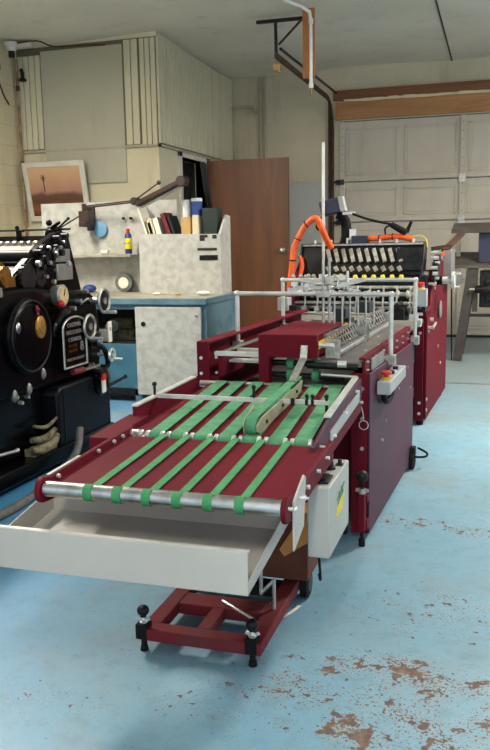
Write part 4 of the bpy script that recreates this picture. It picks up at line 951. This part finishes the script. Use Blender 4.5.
# bar frames
def bar_frame(xl, xr, y, zt, zl, zr, r=.010):
    f = rt_.part('bar_frame', MB().cyl((xl-.012,y,zt),(xr+.012,y,zt),r,n=14), 'rod', label='pale overhead cross bar')
    rt_.part('bar_post', MB().cyl((xl,y,zl),(xl,y,zt),r,n=14), 'rod', f)
    rt_.part('bar_post', MB().cyl((xr,y,zr),(xr,y,zt),r,n=14), 'rod', f)
    rt_.part('post_clamp', MB().box(xl-.022,xl+.022,y-.02,y+.02,zl-.005,zl+.045), 'zinc', f, bev=.003)
    rt_.part('post_clamp', MB().box(xr-.022,xr+.022,y-.02,y+.02,zr,zr+.045), 'zinc', f, bev=.003)
    rt_.part('bar_knuckle', MB().ball((xl,y,zt),r*1.4).ball((xr,y,zt),r*1.4), 'rod', f)
    return f
F1 = bar_frame(-1.30, -.596, 3.46, .960, .70, .655)
F2 = bar_frame(-1.312, -.600, 4.20, .983, .70, .65)
rt_.part('frame_foot', MB().box(-1.325,-1.25,3.42,3.50,.69,.72).box(-1.33,-1.25,4.16,4.24,.69,.72), 'rod')
rt_.part('right_slide', MB().box(XR0-.055,XR0-.008,3.50,4.50,.635,.662), 'maroon', bev=.002)
rnd = random.Random(3); cz = MB()
for k in range(22):
    x = -1.23+.016*k+rnd.uniform(-.01,.01); z = .955+rnd.uniform(-.045,.05); y = 4.17+rnd.uniform(-.03,.03)
    if k % 3 == 0: cz.cbox((x,y,z),(.03,.03,.022),Matrix.Rotation(rnd.uniform(-.6,.6),3,'Y'))
    elif k % 3 == 1: cz.cyl((x-.02,y,z-.01),(x+.025,y-.02,z+.012),.009,n=8)
    else: cz.cyl((x,y,z-.03),(x,y,z+.035),.007,n=8)
WHOLE.add('clamp_cluster')
rt_.part('clamp_cluster', cz, 'bright', F2, label='cluster of plated clamps on the far cross bar')
rt_.part('clamp_cluster', MB().bar((-1.27,4.18,.93),(-.98,4.19,.955),.02,.02).bar((-1.20,4.16,.985),(-1.0,4.17,.96),.016,.02).bar((-1.0,4.16,.95),(-.86,4.17,.985),.018,.018), 'rod', F2)
rd = MB()
for x in (-.965, -.938): rd.cyl((x+.06,3.50,.78),(x+.06,3.50,1.09 if x<-.95 else 1.10),.0065,n=10)
rt_.part('upright_rod', rd, 'zinc', F1)
rt_.part('rod_clamp', MB().box(-.925,-.86,3.44,3.52,.945,.975).box(-.895,-.865,3.48,3.53,1.0,1.035).cyl((-.94,3.50,1.0),(-.84,3.50,1.0),.008,n=8), 'zinc', F1, bev=.003)
for i, x in enumerate((-.85,-.815,-.78,-.745,-.71,-.675)):
    rt_.part('hanging_rod', MB().cyl((x,3.48,.82),(x,3.48,.955),.0045,n=8).box(x-.007,x+.007,3.455,3.49,.945,.972), 'zinc', F1)
# stop box on the right and its grip
e1 = rt_.part('stop_box', MB().prism([(3.17,.577),(3.17,.630),(3.56,.640),(3.56,.588)], 'x', XR0+.004, XR0+.060), 'boxgrey', bev=.004, label='grey emergency stop box')
rt_.part('yellow_collar', MB().cyl((XR0+.032,3.235,.630),(XR0+.032,3.235,.641),.020,n=18), 'yellowstripe', e1)
rt_.part('stop_button', MB().lathe((XR0+.032,3.235,.641),(0,0,1),[(0,.010),(.008,.010),(.010,.022),(.020,.022),(.024,.016)],20), 'red', e1, label='red mushroom button')
rt_.part('push_button', MB().cyl((XR0+.032,3.35,.633),(XR0+.032,3.35,.648),.013,n=14).cyl((XR0+.032,3.45,.636),(XR0+.032,3.45,.650),.012,n=14), 'black', e1)
rt_.part('button_bezel', MB().cyl((XR0+.032,3.40,.635),(XR0+.032,3.40,.643),.014,n=14).cyl((XR0+.032,3.51,.638),(XR0+.032,3.51,.645),.010,n=14), 'bright', e1)
rt_.part('grip_hook', MB().tube([(XR0+.016,3.24,.578),(XR0+.022,3.25,.545),(XR0+.022,3.32,.522),(XR0+.022,3.42,.535),(XR0+.016,3.44,.582)],.012,10,5), 'rubber', e1)
# front foot
ff = rt_.part('jack_leg', MB().box(-.635,-.610,2.985,3.02,.06,.215).box(-.64,-.605,3.02,Y0,.06,.10).box(-.64,-.605,3.02,Y0,.17,.20), 'maroon', bev=.002)
rt_.part('jack_screw', MB().cyl((-.622,3.0,.0),(-.622,3.0,.27),.007,n=10).cyl((-.622,3.0,.0),(-.622,3.0,.03),.013,n=12), 'rubber', ff)
rt_.part('jack_wing', MB().cbox((-.622,3.0,.228),(.05,.012,.012)).cyl((-.622,3.0,.215),(-.622,3.0,.235),.014,n=12), 'zinc', ff)
rt_.part('ball_knob', MB().ball((-.622,3.0,.285),.024,16), 'black', ff)
# caster at the far corner with a pedal bracket
ca_ = rt_.part('caster', MB().lathe((XR0-.006,4.14,.050),(1,0,0),[(0,.040),(.004,.050),(.026,.050),(.030,.040)],26), 'rubber')
rt_.part('caster_fork', MB().box(XR0-.012,XR0+.028,4.12,4.16,.05,.12), 'iron', ca_, bev=.003)
rt_.part('brake_pedal', MB().tube([(XR0+.028,4.12,.07),(XR0+.075,4.16,.065),(XR0+.078,4.20,.075),(XR0+.03,4.20,.10)],.006,8,3), 'rubber', ca_)
rt_.part('rear_foot', MB().cyl((XL0+.04,Y0+.06,0),(XL0+.04,Y0+.06,.05),.02,n=12).cyl((XL0+.04,Y1,0),(XL0+.04,Y1,.05),.02,n=12), 'rubber')
# pull chain
rt_.part('safety_lanyard', MB().tube([(-.655,Y0-.004,.585),(-.645,Y0-.008,.57),(-.632,Y0-.008,.53),(-.628,Y0-.008,.50)],.0018,6,4).ring((-.628,Y0-.008,.477),(0,1,0),.018,.0018,20,6), 'bright')
# left-hand switch box on the far bar post
e2 = rt_.part('stop_box', MB().box(-1.395,-1.335,4.36,4.44,.80,.875), 'boxgrey', bev=.004, label='small grey switch box on the left post')
rt_.part('stop_button', MB().lathe((-1.37,4.40,.875),(0,0,1),[(0,.012),(.010,.012),(.012,.024),(.026,.024),(.03,.018)],16), 'red', e2)
rt_.part('switch_bracket', MB().box(-1.336,-1.29,4.39,4.41,.80,.83), 'iron', e2)

# ================================================================ CREASING MACHINE (far machine)
cr_ = Thing('creasing_machine', 'large maroon creasing machine at the far end with a black hood', 'creasing machine', (-1.1, 5.6, 0), AM)
KX0, KX1 = -1.53, -.66
cr_.part('side_frame', MB().prism([(5.16,.04),(6.30,.04),(6.30,.98),(5.62,1.08),(5.38,.95),(5.30,.76),(5.16,.74)], 'x', KX1-.02, KX1), 'maroon', bev=.004, label='maroon right side frame')
cr_.part('front_leg', MB().box(KX1-.075,KX1-.02,5.14,5.17,.03,.75).box(KX1-.09,KX1+.0,5.12,5.30,.70,.735), 'maroon', bev=.003)
cr_.part('side_frame', MB().prism([(4.95,.04),(6.30,.04),(6.30,1.05),(5.30,1.08),(4.95,.82)], 'x', KX0, KX0+.02), 'maroon', bev=.004)
cr_.part('back_frame', MB().box(KX0+.02,KX1-.02,6.27,6.30,.04,.95), 'maroon')
cr_.part('lower_shelf', MB().box(KX0+.02,KX1-.08,5.25,6.2,.10,.13), 'rubber')
bx_ = cr_.part('drive_box', MB().box(-.86,-.72,5.30,5.55,.13,.50), 'iron', bev=.006)
cr_.part('cooling_duct', MB().box(-.80,-.70,5.22,5.29,.17,.235).box(-.79,-.71,5.20,5.28,.40,.49), 'boxgrey', bx_, bev=.004)
cr_.part('power_cable', MB().tube([(-.72,5.15,.62),(-.73,5.14,.5),(-.725,5.15,.40),(-.73,5.2,.2),(-.78,5.1,.03),(-.85,4.9,.012)],.006,8,5), 'rubber', bx_)
bt = MB()
for y, z in ((5.17,.10),(5.17,.17),(5.75,.44),(5.9,.30),(5.22,.60),(5.5,.86)): bt.cyl((KX1,y,z),(KX1+.006,y,z),.011,n=10)
for z in (.08,.15,.60,.68): bt.cyl((KX1-.04,5.134,z),(KX1-.04,5.14,z),.010,n=10)
cr_.part('frame_screw', bt, 'bright')
cr_.part('hand_disc', MB().lathe((KX1,5.75,.70),(1,0,0),[(0,.03),(.006,.058),(.014,.062),(.018,.055),(.02,.02)],28), 'silverplate')
cr_.part('clamp_lever', MB().cyl((KX1,5.2,.63),(KX1+.04,5.2,.63),.010,n=10).cyl((KX1+.035,5.16,.63),(KX1+.035,5.30,.65),.009,n=10).cyl((KX1,5.3,.67),(KX1+.02,5.3,.67),.014,n=10), 'bright')
# hood plate: leans back, black
a = Vector((KX0+.02, 5.22, 1.03)); 
hood = cr_.part('black_hood', MB().prism([(5.38,1.160),(5.60,1.168),(5.60,1.155),(5.40,1.145),(5.27,.955),(5.25,.96)], 'x', KX0, KX1-.06), 'black', bev=.003, label='black hood plate')
cr_.part('hood_rail', MB().bar((KX0,5.37,1.155),(KX1-.05,5.37,1.158),.02,.012), 'zinc', hood)
pt = MB()
for i in range(7): pt.cyl((KX0+.08+i*.11,5.40,1.165),(KX0+.08+i*.11,5.40,1.19),.008,n=8)
cr_.part('hood_stud', pt, 'bright', hood)
cr_.part('hood_end', MB().prism([(5.22,.94),(5.36,1.165),(5.50,1.165),(5.40,.94)], 'x', KX1-.06, KX1-.05), 'iron', hood, bev=.002)
cr_.part('hood_end', MB().prism([(5.22,.94),(5.36,1.165),(5.50,1.165),(5.40,.94)], 'x', KX0-.008, KX0), 'iron', hood, bev=.002)
cr_.part('hood_slat', MB().bar((-.88,5.30,1.08),(-.72,5.30,1.082),.02,.10).bar((-.88,5.27,1.01),(-.72,5.27,1.012),.02,.04), 'iron', hood)
for i in range(10):
    x = -1.33+.052*i
    # slanted pale finger lying on the hood
    f_ = MB().bar((x-.022,5.345,1.128),(x+.012,5.285,1.045),.024,.010,up=(0,-1,0))
    cr_.part('feed_finger', f_, 'cream', hood)
    cr_.part('finger_pad', MB().cbox((x+.010,5.235,1.002),(.024,.016,.034),Matrix.Rotation(-.5,3,'Y')), 'cream')
for i in range(9):
    x = -1.31+.0595*i
    cr_.part('yellow_knob', MB().lathe((x,5.20,.93),(0,0,1),[(0,.014),(.025,.016),(.034,.010)],10), 'yellow')
cr_.part('knob_bar', MB().box(KX0+.02,KX1-.05,5.19,5.22,.905,.93), 'iron')
for k, (y, z, r, m) in enumerate(((5.16,.885,.012,'zinc'),(5.12,.845,.014,'zinc'),(5.20,.81,.016,'rubber'),(5.10,.79,.011,'zinc'),(5.16,.755,.014,'zinc'),(5.08,.725,.010,'rod'),(5.22,.70,.022,'iron'),(5.10,.68,.012,'zinc'),(5.34,.96,.018,'zinc'),(5.30,.875,.02,'iron'))):
    cr_.part('cross_shaft', MB().cyl((KX0+.02,y,z),(KX1-.02,y,z),r,n=14), m)
cr_.part('rubber_plate', MB().box(KX0+.02,KX1-.02,5.24,5.28,.60,.95), 'black')
for i in range(13):
    x = -1.47+.062*i
    cr_.part('shaft_collar', MB().lathe((x,5.12,.845),(1,0,0),[(0,.020),(.003,.025),(.015,.025),(.018,.020)],14), 'rod' if i % 3 else 'iron')
for i in range(9):
    x = -1.44+.085*i
    cr_.part('paper_guide', MB().cyl((x,5.07,.73),(x+.004,5.10,.90),.006,n=8).box(x-.016,x+.016,5.06,5.10,.74,.77), 'zinc')
cr_.part('bench_plate', MB().box(-1.50,-1.02,4.72,5.10,.70,.715), 'silverplate', label='dull steel plate')
cr_.part('register_unit', MB().box(-.84,-.76,4.86,4.98,.70,.78).cyl((-.86,4.92,.76),(-.74,4.92,.76),.03,n=16).cyl((-.80,4.84,.80),(-.80,5.0,.80),.014,n=12), 'iron', bev=.004)
cr_.part('register_roll', MB().cyl((-.87,4.90,.735),(-.84,4.90,.735),.02,n=12).box(-.95,-.88,4.85,4.90,.705,.73).box(-.73,-.68,4.86,4.9,.705,.74), 'rod')
cr_.part('bed_bridge', MB().box(-1.46,-.68,4.98,5.06,.655,.70), 'rod')
# adjusting cluster at the left end and right end
cl = MB()
for i in range(8):
    x = -1.49+.045*i; y = 5.02+.02*(i%3)
    cl.cyl((x,y,.90+.015*(i%2)),(x+.03,y,.93+.02*((i*2)%3)),.012,n=8); cl.cyl((x,y,.94),(x,y-.03,.97),.014,n=8)
cr_.part('adjuster_cluster', cl, 'zinc')
cr_.part('adjuster_bar', MB().bar((-1.50,5.03,.89),(-1.15,5.03,.92),.018,.018).bar((-1.47,5.02,.95),(-1.28,5.02,.90),.016,.016).box(-1.53,-1.46,5.0,5.05,.86,.89), 'bright')
cl = MB()
for i in range(14):
    y = 5.30+.035*(i%5); z = .90+.033*(i//2); x = KX1+.006+.012*(i%3)
    cl.cyl((x-.02,y,z),(x+.012,y,z),.009+.003*(i%2),n=8)
cr_.part('gear_train', MB().cyl((KX1,5.46,.99),(KX1+.03,5.46,.99),.075,n=24).cyl((KX1,5.60,1.02),(KX1+.02,5.60,1.02),.06,n=24).cyl((KX1,5.36,.93),(KX1+.02,5.36,.93),.045,n=20), 'iron')
cr_.part('gear_pin', cl, 'bright')
cr_.part('hand_shaft', MB().cyl((KX1,5.55,.91),(KX1+.045,5.55,.91),.030,n=16), 'rubber')
hw = cr_.part('hand_knob', MB().lathe((KX1+.045,5.55,.91),(1,0,0),[(0,.024),(.055,.024),(.056,.034),(.062,.058),(.080,.058),(.084,.05)],24), 'rod', label='pale turning knob')
cr_.part('grip_pin', MB().cyl((KX1+.125,5.52,.955),(KX1+.165,5.52,.955),.008,n=10).cyl((KX1+.125,5.57,.865),(KX1+.155,5.57,.865),.008,n=10), 'bright', hw)
cr_.part('vertical_cover', MB().box(KX1-.005,KX1+.055,6.0,6.25,.86,1.10), 'silverplate', bev=.003)
cr_.part('rear_guard', MB().bar((KX1+.0,6.05,1.10),(KX1+.09,6.35,1.22),.05,.02).bar((KX1-.10,6.1,1.11),(KX1+.04,6.1,1.13),.05,.03), 'rust')
cr_.part('orange_guard', MB().bar((KX1-.02,6.0,1.07),(KX1+.03,6.02,1.085),.02,.02), 'orange')
# stop box
e3 = cr_.part('stop_box', MB().box(-.735,-.650,5.02,5.08,.775,.885), 'boxgrey', bev=.004, label='grey box with red stop button')
cr_.part('yellow_collar', MB().cyl((-.695,5.05,.885),(-.695,5.05,.893),.026,n=16), 'yellowstripe', e3)
cr_.part('stop_button', MB().lathe((-.695,5.05,.893),(0,0,1),[(0,.014),(.01,.014),(.012,.028),(.028,.028),(.032,.02)],18), 'red', e3)
cr_.part('box_arm', MB().box(-.69,-.665,5.08,5.17,.74,.80), 'iron', e3)
cr_.part('cable', MB().tube([(-.70,5.03,.775),(-.74,4.95,.72),(-.80,4.85,.69),(-.83,4.80,.66)],.010,8,4), 'rubber', e3)
# tall rod and motor
cr_.part('tall_rod', MB().cyl((-1.37,5.30,.95),(-1.37,5.30,1.82),.0105,n=12), 'rod', label='tall pale steel rod')
mt = cr_.part('motor_case', MB().cbox((-1.345,5.45,1.41),(.145,.14,.10),Matrix.Rotation(-.22,3,'Y')), 'bluedark', bev=.01, label='blue-black motor case')
cr_.part('motor_face', MB().cbox((-1.262,5.39,1.425),(.035,.06,.10),Matrix.Rotation(-.22,3,'Y')), 'boxgrey', mt, bev=.004, label='pale grey end face')
cr_.part('motor_column', MB().tube([(-1.32,5.50,1.36),(-1.27,5.50,1.32),(-1.26,5.50,1.22),(-1.28,5.50,1.15)],[.03,.035,.035,.03],10,4).box(-1.30,-1.25,5.50,5.56,.9,1.2), 'rubber')
cr_.part('motor_clamp', MB().box(-1.27,-1.19,5.42,5.47,1.355,1.375).cyl((-1.245,5.44,1.19),(-1.20,5.44,1.19),.012).box(-1.23,-1.19,5.46,5.5,1.18,1.26), 'bright', bev=.002)
cr_.part('motor_cable', MB().tube([(-1.38,5.42,1.36),(-1.43,5.40,1.32),(-1.44,5.40,1.27),(-1.40,5.40,1.25)],.008,8,4), 'rubber')
# orange conduit
oc = cr_.part('orange_conduit', MB().tube([(-1.56,5.16,.72),(-1.565,5.16,.86),(-1.55,5.17,1.02),(-1.54,5.18,1.13),(-1.51,5.19,1.21),(-1.47,5.20,1.28),(-1.42,5.20,1.325),(-1.385,5.20,1.325),(-1.36,5.21,1.27),(-1.335,5.24,1.20),(-1.31,5.28,1.14)],.021,12,5), 'orange', label='orange flexible conduit arch')
cr_.part('conduit_tie', MB().ring((-1.545,5.17,1.06),(0,.1,1),.022,.004,16,6).ring((-1.515,5.19,1.20),(.4,0,1),.022,.004,16,6).ring((-1.46,5.20,1.295),(1,0,.7),.022,.004,16,6), 'black', oc)
cr_.part('conduit_branch', MB().tube([(-1.55,5.19,.90),(-1.50,5.19,.97),(-1.49,5.20,1.04),(-1.51,5.20,1.09)],.015,10,4), 'orange', oc)
oc2 = cr_.part('orange_conduit', MB().tube([(-1.12,5.42,1.195),(-1.02,5.42,1.195),(-.93,5.42,1.205),(-.86,5.42,1.20),(-.80,5.42,1.185)],.019,12,4), 'orange', label='orange conduit lying on the hood')
cr_.part('conduit_clip', MB().box(-1.20,-1.09,5.38,5.45,1.165,1.215), 'bluedark', oc2, bev=.004)
cr_.part('conduit_tie', MB().ring((-1.02,5.42,1.195),(1,0,0),.020,.004,16,6).ring((-.93,5.42,1.205),(1,0,0),.020,.004,16,6), 'black', oc2)
cr_.part('cable_gland', MB().cyl((-.94,5.42,1.285),(-.84,5.42,1.225),.020,.024,14).cyl((-.84,5.43,1.23),(-.81,5.43,1.30),.014,.010,12), 'rubber')
cr_.part('signal_cable', MB().tube([(-1.20,5.42,1.36),(-1.12,5.42,1.33),(-1.03,5.42,1.305),(-.94,5.42,1.285)],.008,8,5).tube([(-.94,5.42,1.28),(-.98,5.42,1.26),(-.975,5.42,1.21)],.006,8,4), 'rubber')
cr_.part('thin_wire', MB().tube([(-.81,5.42,1.20),(-.75,5.42,1.21),(-.71,5.42,1.18),(-.70,5.40,1.13)],.004,6,4), 'yellow')
cr_.part('foot', MB().cyl((KX1-.04,5.18,0),(KX1-.04,5.18,.04),.022,n=12).cyl((KX0+.04,5.05,0),(KX0+.04,5.05,.04),.022,n=12).cyl((KX1-.04,6.2,0),(KX1-.04,6.2,.04),.022,n=12).cyl((KX0+.04,6.2,0),(KX0+.04,6.2,.04),.022,n=12), 'rubber')

# ================================================================ STAND AT THE RIGHT
st = Thing('steel_stand', 'dark splay-legged steel stand with two shelves in front of the garage door', 'stand', (-.1, 8.3, 0))
st.part('lower_shelf', MB().prism([(8.0,.895),(8.55,1.01),(8.55,1.04),(8.0,.925)], 'x', -.47,.45), 'standtop', bev=.004)
st.part('upper_shelf', MB().prism([(8.0,1.225),(8.4,1.285),(8.4,1.32),(8.0,1.255)], 'x', -.42,.45), 'stand', bev=.004)
st.part('upper_top', MB().prism([(8.01,1.257),(8.4,1.321),(8.4,1.327),(8.01,1.263)], 'x', -.415,.45), 'standtop')
st.part('gear_housing', MB().box(-.15,.40,8.06,8.40,.52,.87).box(-.10,.38,8.02,8.06,.58,.80), 'iron', bev=.01)
st.part('stand_upright', MB().box(-.215,-.165,8.03,8.08,.48,.925), 'stand', bev=.003)
st.part('shelf_post', MB().box(-.385,-.345,8.34,8.38,1.0,1.29), 'garage', bev=.002)
st.part('shelf_post', MB().box(.40,.44,8.34,8.38,1.0,1.29), 'stand', bev=.002)
for sx, sy in ((-1,0),(1,0),(-1,1),(1,1)):
    x = -.20 if sx < 0 else .25; y = 8.03 if sy == 0 else 8.55
    st.part('leg', MB().bar((x+.02*sx,y,.92),(x+.14*sx,y,0.008),.085,.03,up=(0,1,0)), 'stand')
    
st.part('cross_brace', MB().bar((-.26,8.55,.40),(.32,8.55,.40),.03,.03), 'stand')
sh = st.part('drive_shaft', MB().cyl((-.24,7.97,.70),(.30,7.97,.70),.012,n=12), 'zinc')
st.part('shaft_chuck', MB().lathe((-.19,7.97,.70),(1,0,0),[(0,.02),(.02,.035),(.06,.04),(.08,.055),(.14,.055),(.15,.03)],18), 'iron', sh)
st.part('shaft_sleeve', MB().cyl((-.04,7.97,.70),(.10,7.97,.70),.045,n=18), 'bright', sh)
st.part('bearing_hanger', MB().box(.14,.18,7.95,8.03,.66,.905), 'stand')
solo('enclosure', MB().prism([(8.08,.945),(8.34,.999),(8.34,1.26),(8.08,1.225)], 'x', -.17,.25), 'bluedark', 'dark blue-grey steel case between the two shelves of the stand', 'case', (-.0,8.25,.935), bev=.006)
solo('hanging_cord', MB().tube([(-.40,7.99,.92),(-.405,7.98,.75),(-.40,7.98,.5),(-.395,7.99,.22),(-.39,8.0,.012)],.007,8,5), 'rubber', 'black cord hanging from the left edge of the steel stand', 'cord', (-.4,7.99,0))
solo('floor_curl', MB().ribbon([(0,0.006),(.02,.004),(.05,.003),(.08,.004),(.10,.007)], -.006,.006,.0012).xf(Matrix.Rotation(-.35,3,'Z'), t=(-.62,2.34,0)), 'paper', 'curled strip of white paper lying on the blue floor by the base frame', 'paper strip', (-.6,2.39,0))

# ================================================================ CAMERA AND LIGHT
f, pi_, ro_, yr = 806.5, .1658, -.01855, .3025
cp, sp2 = math.cos(pi_), math.sin(pi_); rt0 = Vector((1,0,0)); up0 = Vector((0,sp2,cp)); fw0 = Vector((0,cp,-sp2))
cr0, sr0 = math.cos(ro_), math.sin(ro_)
r_ = cr0*rt0+sr0*up0; u_ = -sr0*rt0+cr0*up0
T = Matrix.Rotation(yr, 3, 'Z')
r_, u_, w_ = T @ r_, T @ u_, T @ fw0
cam = bpy.data.cameras.new('camera'); co = bpy.data.objects.new('camera', cam); COL.objects.link(co)
co.matrix_world = Matrix(((r_.x,u_.x,-w_.x,0),(r_.y,u_.y,-w_.y,0),(r_.z,u_.z,-w_.z,1.2),(0,0,0,1)))
cam.sensor_fit = 'VERTICAL'; cam.sensor_height = 24; cam.lens = f*24/750; cam.clip_start = .05
SC.camera = co

def area(name, loc, sx, sy, power, col, rot=(0,0,0)):
    l = bpy.data.lights.new(name, 'AREA'); l.shape = 'RECTANGLE'; l.size = sx; l.size_y = sy; l.energy = power; l.color = col
    o = bpy.data.objects.new(name, l); COL.objects.link(o); o.location = loc; o.rotation_euler = rot; return o
def lamp_pair(x, y, p, col):
    # lamp shining down, paired with an added up-facing fill to brighten the ceiling
    area('ceiling_area_light', (x, y, 3.0), .3, 1.2, p, col); area('ceiling_up_fill', (x, y, 3.02), .3, 1.2, p*.6, col, (PI, 0, 0))
lamp_pair(-.15, -.45, 50, (1, .97, .91))
lamp_pair(1.2, 5.6, 150, (1, .95, .86))  # unseen lamp, placed as fill for the back of the room
lamp_pair(-3.4, 3.9, 110, (1, .95, .86))  # unseen lamp, placed as fill for the left side
# cool fill light added behind the camera, as if from an open front
area('cool_front_fill', (.6, -2.1, 1.7), 3.4, 2.2, 30, (.82, .92, 1), (PI/2, 0, 0))
w = bpy.data.worlds.new('world'); SC.world = w; w.use_nodes = True
w.node_tree.nodes['Background'].inputs[0].default_value = (.74, .82, .92, 1); w.node_tree.nodes['Background'].inputs[1].default_value = .95
SC.view_settings.view_transform = 'Standard'; SC.view_settings.look = 'None'; SC.view_settings.gamma = 1; SC.view_settings.exposure = .25
SC.view_settings.use_curve_mapping = False
